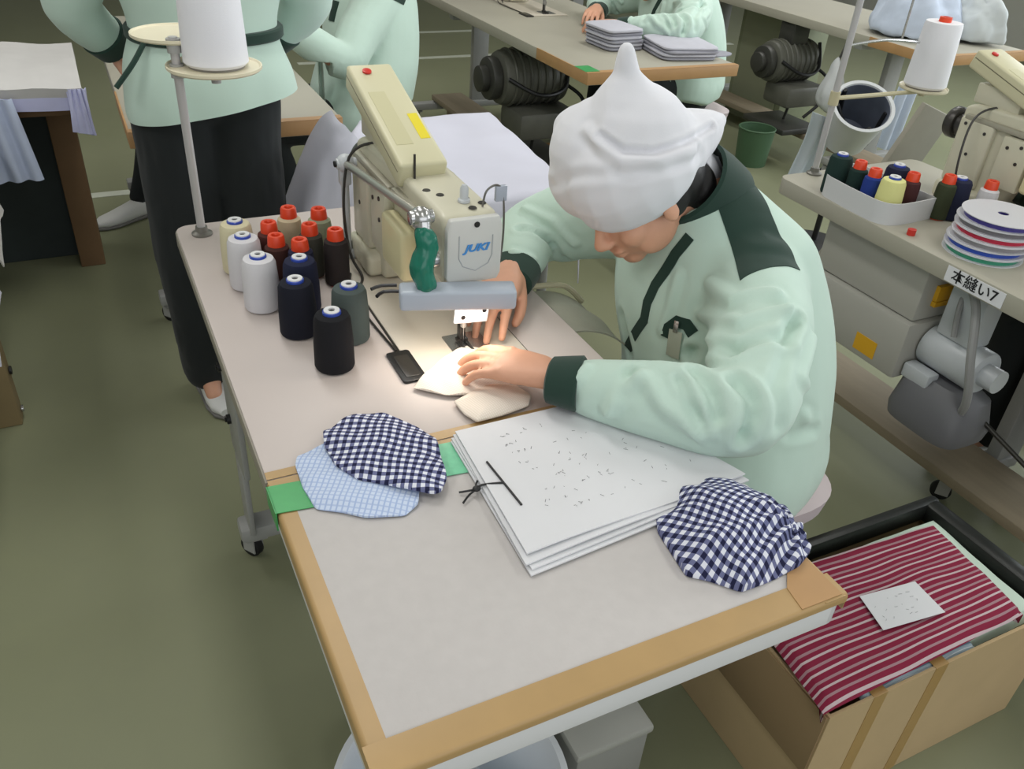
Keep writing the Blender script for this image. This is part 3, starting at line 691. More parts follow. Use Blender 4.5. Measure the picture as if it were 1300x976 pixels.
for row in range(9):
    u0 = random.uniform(0.16, 0.26); v = 0.86-row*0.085
    for k in range(random.randint(5, 11)):
        u = u0+k*0.034
        if random.random() < 0.4 or u > 0.62: continue
        for s_ in range(random.randint(1, 3)):
            p = on_top(u+random.uniform(0, .015), v+random.uniform(-.015, .015)); q = p+V((random.uniform(-.004, .005), random.uniform(-.004, .005), 0))
            mb.tube([p+V((0, 0, 0.0004)), q+V((0, 0, 0.0004))], 0.0003, n=4, samples=1)
for k in range(34):
    u, v = random.uniform(0.3, 0.9), random.uniform(0.15, 0.75); p = on_top(u, v)
    mb.tube([p+V((0, 0, 0.0004)), p+V((random.uniform(-.006, .006), random.uniform(-.006, .006), 0.0004))], 0.00028, n=4, samples=1)
mb.build('pencil_marks', M('pencil_grey', (120, 118, 124), 0.7), PB)
mb = MB(); mb.tube([on_top(0.085, 0.30)+V((0, 0, 0.0012)), on_top(0.06, 0.68)+V((0, 0, 0.0012))], 0.0016, n=8, samples=1); mb.build('binding_cord', BLACK, PB)
q = V((0.262, 0.335, Z2+0.008))
mb = MB(); mb.tube([on_top(0.07, 0.49)+V((0, 0, 0.0015)), q+V((-0.002, 0.002, 0.004)), q+V((-0.012, 0, 0))], 0.0016, n=8, samples=3); mb.ell(q+V((-0.010, 0.001, 0.001)), (0.006, 0.005, 0.004))
mb.tube([q+V((-0.010, 0.001, 0)), q+V((-0.022, -0.002, -0.004)), q+V((-0.035, -0.012, -0.006))], 0.0015, n=8, samples=3); mb.tube([q+V((-0.010, 0.001, 0)), q+V((-0.02, 0.006, -0.004)), q+V((-0.032, 0.010, -0.006))], 0.0015, n=8, samples=3)
mb.tube([q+V((-0.010, 0.001, 0)), q+V((-0.006, 0.012, -0.002)), q+V((-0.002, 0.016, 0.001))], 0.0015, n=8, samples=3); mb.build('cord_knot', BLACK, PB)
# ------------------------------------------------------------------ people
def basis(o, x, y=None, z=None):
    """matrix with columns x, y, z (orthonormalised) at o"""
    x = V(x).normalized()
    if z is not None: y = V(z).cross(x).normalized(); z = x.cross(y)
    else: z = x.cross(V(y)).normalized(); y = z.cross(x)
    return Matrix(((x.x, y.x, z.x, o[0]), (x.y, y.y, z.y, o[1]), (x.z, y.z, z.z, o[2]), (0, 0, 0, 1)))
def add_head(mb, m):
    """face towards +X, crown +Z, left ear +Y"""
    h = MB()
    h.ell((-0.012, 0, 0.032), (0.096, 0.077, 0.086)); h.ell((0.030, 0, -0.035), (0.062, 0.058, 0.080)); h.ell((0.060, 0, -0.098), (0.024, 0.026, 0.019))
    h.ell((0.022, 0.045, -0.062), (0.045, 0.018, 0.038)); h.ell((0.022, -0.045, -0.062), (0.045, 0.018, 0.038))
    for s in (-1, 1):
        h.ell((0.058, 0.036*s, -0.034), (0.027, 0.024, 0.026)); h.ell((0.076, 0.026*s, 0.020), (0.014, 0.026, 0.010)); h.ell((0.099, 0.0115*s, -0.040), (0.011, 0.0085, 0.008))
        h.ell((-0.004, 0.080*s, -0.012), (0.020, 0.008, 0.031), Matrix.Rotation(0.25*s, 4, 'Z')); h.ell((0.070, 0.030*s, -0.006), (0.013, 0.0145, 0.0105))
    h.chain([(0.086, 0, 0.008), (0.097, 0, -0.015), (0.108, 0, -0.037)], [0.008, 0.0095, 0.0125], samples=3)
    h.ell((0.087, 0, -0.064), (0.012, 0.024, 0.0065)); h.ell((0.084, 0, -0.077), (0.012, 0.020, 0.0078)); h.ell((0.06, 0, 0.055), (0.035, 0.055, 0.045))
    mb.merge(h.bm, m)
def hand_mesh(mb, m, mirror, curls, thumb=(0.55, 0.75, -0.35), s=1.0, spread=0.10):
    """fingers +X, thumb +Y (or -Y when mirrored), back of the hand +Z"""
    k = -1 if mirror else 1; h = MB()
    h.loft([((-0.03, 0, 0.0), (0, 0.025, 0), (0, 0, 0.019)), ((0.0, 0, 0), (0, 0.027, 0), (0, 0, 0.019)), ((0.03, 0.002*k, 0), (0, 0.036, 0), (0, 0, 0.018)), ((0.065, 0.001*k, -0.001), (0, 0.041, 0), (0, 0, 0.016)), ((0.092, 0, -0.002), (0, 0.041, 0), (0, 0, 0.013)), ((0.100, 0, -0.003), (0, 0.036, 0), (0, 0, 0.008))], n=24, p=2.4)
    L = [(0.044, 0.026, 0.020), (0.048, 0.030, 0.021), (0.044, 0.028, 0.020), (0.034, 0.021, 0.018)]; Y = [0.0305, 0.0100, -0.0105, -0.0300]; X = [0.088, 0.092, 0.088, 0.080]
    for i in range(4):
        p = V((X[i], Y[i]*k, -0.001)); a = 0.0; sp = (Y[i]/0.03)*spread*k; pts = [p-V((0.03, 0, 0.001)), p.copy()]; r = [0.0095, 0.0102]
        for ln, c, rr in zip(L[i], curls[i], (0.0092, 0.0084, 0.0072)):
            a += c; p = p+V((math.cos(a)*math.cos(sp), math.cos(a)*math.sin(sp), -math.sin(a)))*ln; pts.append(p.copy()); r.append(rr*(0.9 if i == 3 else 1))
        h.chain(pts, r, samples=3, n=12)
        h.ell(pts[1]+V((0, 0, 0.004)), (0.011, 0.0095, 0.009))
    d = V((thumb[0], thumb[1]*k, thumb[2])).normalized(); b = V((0.018, 0.022*k, -0.006))
    q1 = b+d*0.042; d2 = (d+V((0.45, -0.15*k, -0.1))).normalized(); q2 = q1+d2*0.034; d3 = (d2+V((0.4, -0.3*k, -0.15))).normalized(); q3 = q2+d3*0.024
    h.chain([b, q1, q2, q3], [0.017, 0.0125, 0.0108, 0.0085], samples=3, n=12)
    mb.merge(h.bm, m @ Matrix.Scale(s, 4))
def torso_rings(defs, side, k=4):
    """defs: (centre, half width, half depth); side: across the shoulders. smooth rings"""
    side = V(side).normalized(); C = catmull([V(d[0]) for d in defs], k); W = catmull([V((d[1], d[2], 0)) for d in defs], k); out = []
    for i, c in enumerate(C):
        t = (C[min(i+1, len(C)-1)]-C[max(i-1, 0)]).normalized(); fr = t.cross(side).normalized(); sd = fr.cross(t).normalized()
        out.append((c, sd*W[i].x, fr*W[i].y))
    return out
def cloth_noise(amp, sc=1.0):
    def f(c, n):
        return amp*(nz(c.x*9*sc, c.y*9*sc, c.z*6*sc)+0.5*abs(nz(c.x*16*sc+3, c.y*16*sc, c.z*12*sc))-0.25)
    return f
def seg_dist(p, pts):
    best = 9
    for a, b in zip(pts, pts[1:]):
        ab = b-a; t = max(0, min(1, (p-a).dot(ab)/max(1e-9, ab.length_squared))); best = min(best, (p-(a+ab*t)).length)
    return best
def folds(me, lines, base):
    lines = [([V(q) for q in pts], amp*1.4, w*0.85) for pts, amp, w in lines]
    boxes = [(V([min(q[i] for q in L[0])-3*L[2] for i in range(3)]), V([max(q[i] for q in L[0])+3*L[2] for i in range(3)])) for L in lines]
    def f(c, n):
        d = base(c, n)
        for (pts, amp, w), (lo, hi) in zip(lines, boxes):
            if lo.x < c.x < hi.x and lo.y < c.y < hi.y and lo.z < c.z < hi.z:
                s = seg_dist(c, pts)/w
                if s < 3: d += amp*(math.exp(-s*s)-0.35*math.exp(-(s-1.6)**2*1.5))
        return d
    return displace(me, f)
def sub_mesh(me, keep, off, cuts=()):
    """the part of a surface on the inner side of the cut planes, lifted by off, as a closed thin shell"""
    bm = bmesh.new(); bm.from_mesh(me)
    for co, no in cuts:
        bmesh.ops.bisect_plane(bm, geom=bm.verts[:]+bm.edges[:]+bm.faces[:], plane_co=co, plane_no=no, clear_outer=True)
    if keep:
        bmesh.ops.delete(bm, geom=[f for f in bm.faces if not keep(f.calc_center_median())], context='FACES')
    bm.normal_update()
    nv = {v: v.normal.copy() for v in bm.verts}
    for v in bm.verts: v.co = v.co+nv[v]*off
    r = bmesh.ops.solidify(bm, geom=bm.faces[:], thickness=off*1.6)
    bmesh.ops.recalc_face_normals(bm, faces=bm.faces)
    m = bpy.data.meshes.new('sub'); bm.to_mesh(m); bm.free(); return m
def cuff(mb, a, b, r0, r1, flat=1.0):
    a, b = V(a), V(b); d = (b-a).normalized(); x = d.cross(V((0, 0, 1))).normalized(); y = x.cross(d).normalized()
    R = lambda f, r: (a.lerp(b, f), x*r, y*r*flat)
    mb.loft([R(0, r0*0.96), R(0.06, r0*1.04), R(0.5, (r0+r1)/2*1.04), R(0.94, r1*1.03), R(1.0, r1*0.90)], n=28)
    return mb
def shoe(parent, p, heading, mat, sole):
    m = Matrix.Translation(V(p)) @ Matrix.Rotation(heading, 4, 'Z'); h = MB()
    h.loft([((-0.075, 0, 0.035), (0, 0.010, 0), (0, 0, 0.020)), ((-0.065, 0, 0.040), (0, 0.030, 0), (0, 0, 0.034)), ((-0.02, 0, 0.046), (0, 0.034, 0), (0, 0, 0.040)), ((0.03, 0.002, 0.040), (0, 0.036, 0), (0, 0, 0.034)), ((0.09, 0.003, 0.032), (0, 0.043, 0), (0, 0, 0.026)), ((0.14, 0.0, 0.028), (0, 0.038, 0), (0, 0, 0.021)), ((0.172, -0.002, 0.024), (0, 0.018, 0), (0, 0, 0.012))], n=24, p=2.4)
    mb = MB(); mb.merge(h.bm, m); o = mb.build('shoe', mat, parent)
    h = MB(); h.loft([((-0.078, 0, 0.008), (0, 0.018, 0), (0, 0, 0.008)), ((-0.05, 0, 0.008), (0, 0.034, 0), (0, 0, 0.008)), ((0.02, 0, 0.008), (0, 0.036, 0), (0, 0, 0.008)), ((0.10, 0.002, 0.008), (0, 0.045, 0), (0, 0, 0.008)), ((0.15, 0, 0.008), (0, 0.036, 0), (0, 0, 0.008)), ((0.178, 0, 0.009), (0, 0.014, 0), (0, 0, 0.007))], n=20, p=3)
    mb = MB(); mb.merge(h.bm, m); mb.build('sole', sole, o); return o

SHW = M('white_shoe', (216, 216, 214), 0.5); SOLE = M('grey_sole', (120, 118, 116), 0.7)
def cap_mesh(mb, m):
    h = MB()
    h.ell((-0.012, 0, 0.052), (0.128, 0.112, 0.100)); h.ell((0.0, 0, 0.02), (0.112, 0.096, 0.06))
    mb.merge(h.bm, m)

def seated(label, off=(0, 0, 0), main=True, voxel=0.0035, upright=False):
    O = V(off)
    def A(*q):
        q = V(q)
        if upright and q.z > 0.5:
            rx, rz = q.x-0.93, (q.z-0.5)*1.22; t = math.radians(16); q = V((0.93+rx*math.cos(t)+rz*math.sin(t), q.y, 0.5+rz*math.cos(t)-rx*math.sin(t)))
        return q+O
    P = thing('person', label, 'person', A(1.0, 0.60, 0))
    # joints
    near = dict(sh=A(.872, .545, .865), up=A(.772, .405, .845), el=A(.655, .292, .818), fa=A(.555, .368, .812), wr=A(.458, .470, .803))
    far = dict(sh=A(.800, .885, .870), up=A(.725, .945, .840), el=A(.655, .985, .800), fa=A(.600, .91, .800), wr=A(.545, .835, .795))
    if upright:
        B_ = lambda *q: V(q)+O
        near.update(up=B_(.87, .44, .82), el=B_(.79, .36, .755), fa=B_(.66, .36, .83), wr=B_(.545, .38, .90)); far.update(up=B_(.86, .98, .85), el=B_(.78, 1.0, .78), fa=B_(.67, .88, .79), wr=B_(.575, .77, .815))
    Hd = A(.708, .705, .998); fwd, up = (V((-.80, -.07, -.58)), V((-.58, .02, .82))) if not upright else (V((-.88, -.07, -.46)), V((-.46, .02, .88)))
    HM = basis(Hd, fwd, z=up)
    mb = MB(); add_head(mb, HM)
    neck = A(.872, .712, .955)
    mb.chain([Hd+HM.to_3x3() @ V((-0.03, 0, -0.06)), A(.815, .71, .975), neck], [0.056, 0.056, 0.062], samples=3)
    mb.chain([neck, A(.895, .69, .85), A(.905, .64, .72), A(.905, .61, .60), A(.905, .58, .53)], [0.064, 0.095, 0.115, 0.12, 0.11], samples=3)
    mb.chain([near['sh'], A(.85, .71, .885), far['sh']], [0.062, 0.07, 0.062], samples=3)
    for s in (near, far):
        mb.chain([s['sh'], s['up'], s['el'], s['fa'], s['wr']], [0.052, 0.045, 0.038, 0.034, 0.026], samples=3)
    legs = [(A(.87, .49, .49), A(.70, .49, .50), A(.52, .50, .47), A(.57, .50, .27), A(.62, .50, .075)), (A(.87, .66, .49), A(.72, .70, .50), A(.56, .73, .47), A(.58, .73, .27), A(.62, .73, .075))]
    for l in legs:
        mb.chain(l, [0.085, 0.068, 0.052, 0.046, 0.034], samples=3); mb.chain([l[-1], l[-1]+V((-0.09, 0, -0.04))], [0.032, 0.022])
    # hands
    m1 = basis(A(.444, .484, .808), (-.60, .80, -.06), z=(-.10, -.02, 1)); m2 = basis(A(.530, .822, .812), (-.66, -.72, -.06), z=(0, 0.05, 1))
    if upright: m1 = basis(near['wr']+V((-.01, 0, 0)), (-.85, .30, .1), z=(.1, -.5, .8)); m2 = basis(far['wr']+V((-.01, 0, 0)), (-.8, -.5, -.06), z=(0, .05, 1))
    hand_mesh(mb, m1, True, [(0.18, 0.35, 0.25), (0.16, 0.38, 0.28), (0.18, 0.42, 0.3), (0.20, 0.40, 0.3)], s=0.98)
    hand_mesh(mb, m2, False, [(0.20, 0.35, 0.25), (0.20, 0.40, 0.3), (0.25, 0.45, 0.3), (0.3, 0.5, 0.3)], thumb=(0.80, 0.42, -0.38), s=0.98)
    me = volume(mb, voxel, 7, 0.5)
    B = link('body', me, SKIN, P, 80)
    # eyes and brows
    for s in (-1, 1):
        mb = MB(); mb.ell((0.0815, 0.030*s, -0.006), (0.0055, 0.0115, 0.0045)); mb.bm.transform(HM); mb.build('eye', M('dark_eye', (40, 28, 24), 0.25), P)
        mb = MB(); mb.chain([(0.086, 0.014*s, 0.020), (0.0885, 0.03*s, 0.024), (0.078, 0.046*s, 0.019)], [0.003, 0.0036, 0.002], samples=3, n=8); mb.bm.transform(HM); mb.build('eyebrow', HAIR, P)
    # hair under the cap at the back
    mb = MB(); mb.ell((-0.055, 0, -0.005), (0.068, 0.082, 0.078)); mb.ell((-0.080, 0.0, -0.055), (0.052, 0.072, 0.056)); mb.ell((-0.02, 0.070, 0.0), (0.035, 0.016, 0.05)); mb.ell((-0.02, -0.070, 0.0), (0.035, 0.016, 0.05)); mb.bm.transform(HM)
    link('hair', volume(mb, 0.005, 4), HAIR, P, 80)
    # cap: puffy dome with a point on top, a wing behind and a turned-up fold
    Yc = Hd.y
    def w_at(x, y, Y):
        d = ray(x, y); return CAM+d*((Y-O.y-CAM.y)/d.y)+O
    mb = MB(); cap_mesh(mb, HM)
    tip = A(.655, .715, 1.228); dome = A(.690, .712, 1.075)
    mb.chain([dome, A(.674, .715, 1.120), A(.662, .715, 1.180), tip], [0.103, 0.068, 0.025, 0.013], samples=6)
    wing = A(.880, .725, 1.100)
    mb.chain([A(.760, .705, 1.065), A(.820, .71, 1.085), A(.857, .72, 1.096), wing], [0.070, 0.042, 0.022, 0.010], samples=5)
    mb.chain([A(.690, .715, 1.065), A(.650, .748, 1.055)], [0.105, 0.088])
    mb.chain([A(.690, .715, 1.03), A(.645, .750, 1.015)], [0.095, 0.080])
    mb.chain([A(.650, .745, 1.08), A(.618, .785, 1.088), A(.600, .806, 1.085)], [0.070, 0.034, 0.010], samples=4)
    mb.loft([(HM @ V((-0.008, 0, 0.0)), HM.to_3x3() @ V((0.107, 0, 0)), HM.to_3x3() @ V((0, 0.094, 0))), (HM @ V((-0.008, 0, 0.03)), HM.to_3x3() @ V((0.116, 0, 0)), HM.to_3x3() @ V((0, 0.102, 0))), (HM @ V((-0.01, 0, 0.07)), HM.to_3x3() @ V((0.118, 0, 0)), HM.to_3x3() @ V((0, 0.106, 0)))], n=32)
    me = volume(mb, 0.0045, 14); me.update()
    bv = bvh_of(me)
    def onb(bv, x, y):
        r = bv.ray_cast(CAM+O, ray(x, y)); return r[0]
    def onl(bv, pts): return [q for q in (onb(bv, *p) for p in pts) if q is not None]
    L = [(onl(bv, [(762, 172), (790, 192), (830, 194), (870, 180), (905, 160)]), -0.0045, 0.007), (onl(bv, [(745, 165), (762, 186), (790, 206), (840, 206), (880, 192)]), 0.004, 0.012),
         (onl(bv, [(700, 235), (740, 222), (800, 222), (860, 208), (890, 195)]), -0.0025, 0.012), (onl(bv, [(775, 110), (770, 150), (760, 172)]), 0.0015, 0.018)]
    folds(me, [l for l in L if len(l[0]) > 1] if main else [], cloth_noise(0.0012, 1.0))
    CP = link('cap', me, CAPM, P, 80)
    if main:
        fa_, fb_, fc_, fd_ = V((.800, .700, 1.068)), V((.868, .705, 1.050)), V((.905, .70, .985)), V((.850, .68, 1.010))
        grid('cap_flap', lambda u, v: fa_.lerp(fb_, u).lerp(fd_.lerp(fc_, u), v)+V((0, -0.016*math.sin(PI*v)*(1-u), 0.008*math.sin(u*5))), 12, 8, 0.004, CAPM, CP)
    # trousers and shoes
    mb = MB()
    for l in legs: mb.chain(l[:4]+(l[4]+V((0, 0, 0.03)),), [0.105, 0.088, 0.074, 0.066, 0.060], samples=3)
    mb.chain([A(.885, .49, .50), A(.885, .65, .50)], [0.12, 0.12])
    me = volume(mb, 0.010, 5); displace(me, cloth_noise(0.004)); link('trousers', me, TROU, P, 80)
    for l in legs: shoe(P, (l[4].x, l[4].y, 0), PI, SHW, SOLE)
    # jacket
    mb = MB()
    side = (.36, -.93, -.04)
    mb.loft(torso_rings([(A(.862, .520, .415), .190, .172), (A(.876, .540, .47), .205, .184), (A(.900, .580, .57), .208, .178), (A(.908, .615, .68), .205, .170), (A(.890, .655, .79), .203, .156), (A(.872, .688, .875), .188, .128), (A(.855, .703, .940), .128, .104), (A(.842, .708, .982), .086, .084)], side, 4), n=36, p=2.3)
    mb.chain([near['sh']+V((0.015, 0.02, -.01)), near['up'], near['el'], near['fa'], near['wr']+V((0.03, -0.03, 0))], [0.098, 0.082, 0.068, 0.060, 0.046], samples=5)
    mb.chain([far['sh'], far['up'], far['el'], far['fa'], far['wr']+V((0.02, 0.03, 0))], [0.090, 0.080, 0.068, 0.058, 0.044], samples=5)
    mb.chain([near['sh'], A(.865, .70, .885), far['sh']], [0.090, 0.085, 0.085], samples=3)
    me = volume(mb, 0.0065, 8); me.update()
    # sleeves rest on the table, they do not sink into it
    for v in me.vertices:
        if (v.co.x < O.x+0.615 or (v.co.x < O.x+0.73 and not O.y+0.45 < v.co.y < O.y+0.90)) and v.co.z < O.z+0.764: v.co.z = O.z+0.764
    for v in me.vertices:
        if v.co.z < O.z+0.57 and v.co.x > O.x+0.90: v.co.z += min(0.085, (v.co.x-O.x-0.90)*0.55)*min(1, (O.z+0.57-v.co.z)/0.12)
    me.update(); bv = bvh_of(me)
    L = [([(877, 448), (931, 445), (999, 428), (1012, 404)], -0.012, 0.014), ([(880, 469), (904, 502), (911, 530)], -0.009, 0.012), ([(934, 482), (955, 506), (956, 530), (945, 556)], -0.012, 0.014),
         ([(816, 475), (843, 516), (897, 556)], 0.008, 0.014), ([(772, 523), (802, 482)], 0.008, 0.014), ([(760, 545), (790, 500), (800, 470)], -0.005, 0.012), ([(862, 480), (885, 530), (900, 560)], -0.006, 0.010),
         ([(945, 560), (1005, 552), (1036, 546)], -0.004, 0.014), ([(1000, 440), (985, 490), (990, 540)], -0.005, 0.014), ([(1030, 430), (1020, 480), (1024, 530)], 0.005, 0.014),
         ([(900, 360), (930, 380), (985, 372)], 0.007, 0.016), ([(890, 400), (940, 410), (1000, 395)], 0.008, 0.014), ([(720, 500), (735, 480), (745, 465)], 0.005, 0.010), ([(700, 470), (715, 500), (712, 520)], 0.004, 0.008),
         ([(760, 360), (790, 400), (800, 450)], -0.006, 0.012), ([(660, 290), (690, 300), (720, 330)], -0.008, 0.010), ([(650, 320), (680, 330), (700, 345)], 0.006, 0.010), ([(665, 265), (700, 280), (730, 310)], 0.006, 0.010), ([(860, 350), (850, 390), (840, 420)], 0.004, 0.012)]
    L = [(onl(bv, p), a, w) for p, a, w in L]
    folds(me, [l for l in L if len(l[0]) > 1] if main else [], cloth_noise(0.0028))
    me.update(); bv = bvh_of(me); JM = me.copy()
    J = link('jacket', me, MINT, P, 80)
    # dark shoulder yoke, clipped from the jacket surface
    def nearv(q, r): return q
    nA, cA = V((.62, .35, -.70)).normalized(), A(.918, .62, .905)      # back seam
    nB, cB = V((-.35, -.20, -.915)).normalized(), A(.862, .56, .850)     # lower front seam
    cuts = [(cA, nA), (cB, nB)]
    if main:
        def plane(p, q, toward):
            def hit(x, y):
                while bv.ray_cast(CAM, ray(x, y))[0] is None: x -= 4
                return bv.ray_cast(CAM, ray(x, y))
            a, b = hit(*p), hit(*q); n = (b[0]-a[0]).cross(a[1]+b[1]).normalized()
            return (a[0], n if n.dot(V(toward)) > 0 else -n)
        cuts = [plane((986, 232), (1012, 338), (1, .3, 0)), plane((938, 358), (1010, 341), (0, 0, -1)), plane((924, 300), (940, 357), (-1, -.4, 0))]
    ym = sub_mesh(JM, lambda c: c.x > O.x+0.60, 0.0016, cuts)
    Yk = link('shoulder_yoke', ym, DGREEN, J, 80); plabel(Yk, 'dark green shoulder yoke')
    # collar
    mb = MB(); cax = (A(.835, .710, .985)-A(.885, .712, .945)).normalized(); m = basis(A(.850, .708, .968), cax.cross(V((0, 1, 0))), z=cax)
    h = MB(); h.lathe([(0.078, -0.03), (0.092, -0.032), (0.090, 0.012), (0.084, 0.056), (0.078, 0.060), (0.074, 0.02), (0.074, 0.0), (0.078, -0.03)], (0, 0, 0), 40); mb.merge(h.bm, m); plabel(mb.build('collar', DGREEN, J), 'dark green collar')
    # cuffs
    for s, e, nm in ((near, V((-0.038, 0.030, 0)), 0), (far, V((-0.03, -0.035, 0)), 1)):
        c0 = s['wr']+(s['fa']-s['wr']).normalized()*0.030; c1 = s['wr']-(s['fa']-s['wr']).normalized()*0.030
        if nm == 0 and not upright: c0 = A(.476, .452, .806); c1 = A(.438, .486, .802)
        mb = MB(); cuff(mb, c0, c1, 0.049, 0.041, 0.80); plabel(mb.build('cuff', DGREEN, J), 'dark green cuff')
    if main:
        # zip placket, pocket flap and badge lie on the jacket front
        def strip(name, pts, wdt, mat, lift=0.002, t=0.002):
            Q = []
            for x, y in pts:
                r = bv.ray_cast(CAM, ray(x, y))
                if r[0] is not None and (not Q or (r[0]-Q[-1][0]).length < 0.055): Q.append((r[0]+r[1]*lift, r[1]))
            mb = MB(); tt = bmesh.new(); prev = None
            for i, (q, n) in enumerate(Q):
                d = (Q[min(i+1, len(Q)-1)][0]-Q[max(i-1, 0)][0]).normalized(); s = d.cross(n).normalized()*wdt/2
                row = [tt.verts.new(q+s), tt.verts.new(q-s), tt.verts.new(q-s-n*t*2), tt.verts.new(q+s-n*t*2)]
                if prev:
                    for k in range(4): tt.faces.new((prev[k], prev[(k+1) % 4], row[(k+1) % 4], row[k]))
                else: tt.faces.new(row)
                prev = row
            tt.faces.new(prev[::-1]); bmesh.ops.recalc_face_normals(tt, faces=tt.faces); mb.merge(tt); return mb.build(name, mat, J)
        plabel(strip('zip_placket', [(876, 300), (868, 310), (858, 322), (846, 342), (832, 362), (822, 384), (818, 406), (806, 424), (797, 442), (799, 458)], 0.020, DGREEN), 'dark green zip placket')
        plabel(strip('pocket_flap', [(846, 428), (850, 415), (860, 408), (872, 412), (880, 424)], 0.022, DGREEN), 'dark green pocket flap')
        def pad(name, x, y, su, sv, mat, lift, rot=0.0):
            r = bv.ray_cast(CAM, ray(x, y)); q, n = r[0]+r[1]*lift, r[1]
            m = basis(q, V((0, 0, 1)).cross(n), z=n); mb = MB(); mb.box((0, 0, 0), (su, sv, 0.0016), Matrix.Rotation(rot, 4, 'Z'), bev=0.0005); mb.bm.transform(m); return mb.build(name, mat, J)
        o = pad('name_badge', 858, 436, 0.030, 0.050, M('clear_badge', (170, 176, 160), 0.15), 0.005, 0.15)
        plabel(o, 'clear plastic name badge'); plabel(pad('badge_clip', 861, 414, 0.010, 0.022, CHROME, 0.007, 0.1), 'badge clip')
    return P, J

def stool(label, c, zt, cush, group=None):
    t = thing('stool', label, 'stool', (c[0], c[1], 0), group)
    mb = MB(); mb.loft([((c[0], c[1], zt-0.062), (0.155, 0, 0), (0, 0.155, 0)), ((c[0], c[1], zt-0.055), (0.176, 0, 0), (0, 0.176, 0)), ((c[0], c[1], zt-0.015), (0.182, 0, 0), (0, 0.182, 0)), ((c[0], c[1], zt-0.003), (0.155, 0, 0), (0, 0.155, 0)), ((c[0], c[1], zt), (0.10, 0, 0), (0, 0.10, 0))], n=40, p=3.2)
    mb.build('cushion', cush, t)
    mb = MB(); mb.cyl((c[0], c[1], zt-0.085), (c[0], c[1], zt-0.062), 0.15, n=36, bev=0.005); mb.build('seat_pan', BLACK, t)
    for k in range(4):
        a = PI/4+k*PI/2; dx, dy = math.cos(a), math.sin(a)
        mb = MB(); mb.tube([(c[0]+dx*0.12, c[1]+dy*0.12, zt-0.08), (c[0]+dx*0.165, c[1]+dy*0.165, zt-0.12), (c[0]+dx*0.185, c[1]+dy*0.185, 0.008)], 0.011, n=12); mb.build('leg', BLACK, t)
    mb = MB(); mb.ring((c[0], c[1], 0.16), 0.176, 0.008); mb.build('foot_ring', BLACK, t)
    return t
CUSH = M('pinkish_cushion', (206, 194, 196), 0.85, var=0.03, scale=8)
P1, J1 = seated('person in mint green workwear and white pointed cap bending over the sewing machine')
stool('stool with a pale cushion under the seated person at the front machine', (0.975, 0.585), 0.412, CUSH)
# ------------------------------------------------------------------ room shell
mb = MB(); mb.span((-4, -3, 2.8), (8, 11, 2.9)); struct(mb.build('ceiling', M('ceiling_white', (214, 214, 210), 0.9)))
mb = MB(); mb.span((-4, 11, 0), (8, 11.1, 2.8)); struct(mb.build('wall_back', M('wall_paint', (206, 206, 200), 0.9)))
mb = MB(); mb.span((-4.1, -3, 0), (-4, 11.1, 2.8)); struct(mb.build('wall_left', M('wall_paint', (206, 206, 200), 0.9)))

# ------------------------------------------------------------------ more tables
def work_table(label, x0, y0, x1, y1, top=LAMB, edge=KRAFT2, zt=HT, taped=True, th=0.045, legs=(0.15, 0.85), xp=None):
    t = thing('sewing_table', label, 'sewing table', ((x0+x1)/2, (y0+y1)/2, 0), 'sewing tables of the rows behind')
    mb = MB(); mb.prism(rrect(x0, y0, x1, y1, 0.03 if not taped else 0.008), 2, zt-th, zt, bev=0.003); mb.build('tabletop', top, t)
    if taped:
        mb = MB(); mb.span((x0-0.002, y0-0.002, zt-th*0.95), (x1+0.002, y0+0.004, zt+0.0012), bev=0.0005); mb.span((x0-0.002, y0-0.002, zt+0.0002), (x1+0.002, y0+0.030, zt+0.0013)); plabel(mb.build('edge_tape', edge, t), 'brown edge tape')
        mb = MB(); mb.span((x0-0.0025, y0, zt-th*0.95), (x0+0.003, y0+0.42, zt+0.0016), bev=0.0005); plabel(mb.build('edge_tape', edge, t), 'brown edge tape')
    for f in legs: t_leg(t, y0+(y1-y0)*f, x0, x1, zt-th, xp)
    return t

RB = work_table('grey sewing table on the right with ribbon reels and a white spool tray', 1.560, -0.75, 2.09, 1.242, taped=False, legs=())
for y in (-0.51, 0.603): t_leg(RB, y, 1.80, 2.08, HT-0.045, 2.03)
o = RB.children[0]
me = text_mesh('本縫い7', 0.034, 0.0004, bold=0.0003)
lab = V((1.5585, 0.585, 0.7275)); mb = MB(); mb.box(lab+V((0.0005, 0, 0)), (0.0012, 0.150, 0.036), Matrix.Rotation(0, 4, 'X')); LBL = mb.build('name_label', PAPER, RB)
me.transform(Matrix.Translation(lab+V((-0.0006, 0, 0))) @ Matrix.Rotation(math.radians(-90), 4, 'Z') @ Matrix.Rotation(math.radians(90), 4, 'X')); link('label_text', me, M('black_ink', (24, 24, 26), 0.6), LBL, 20)
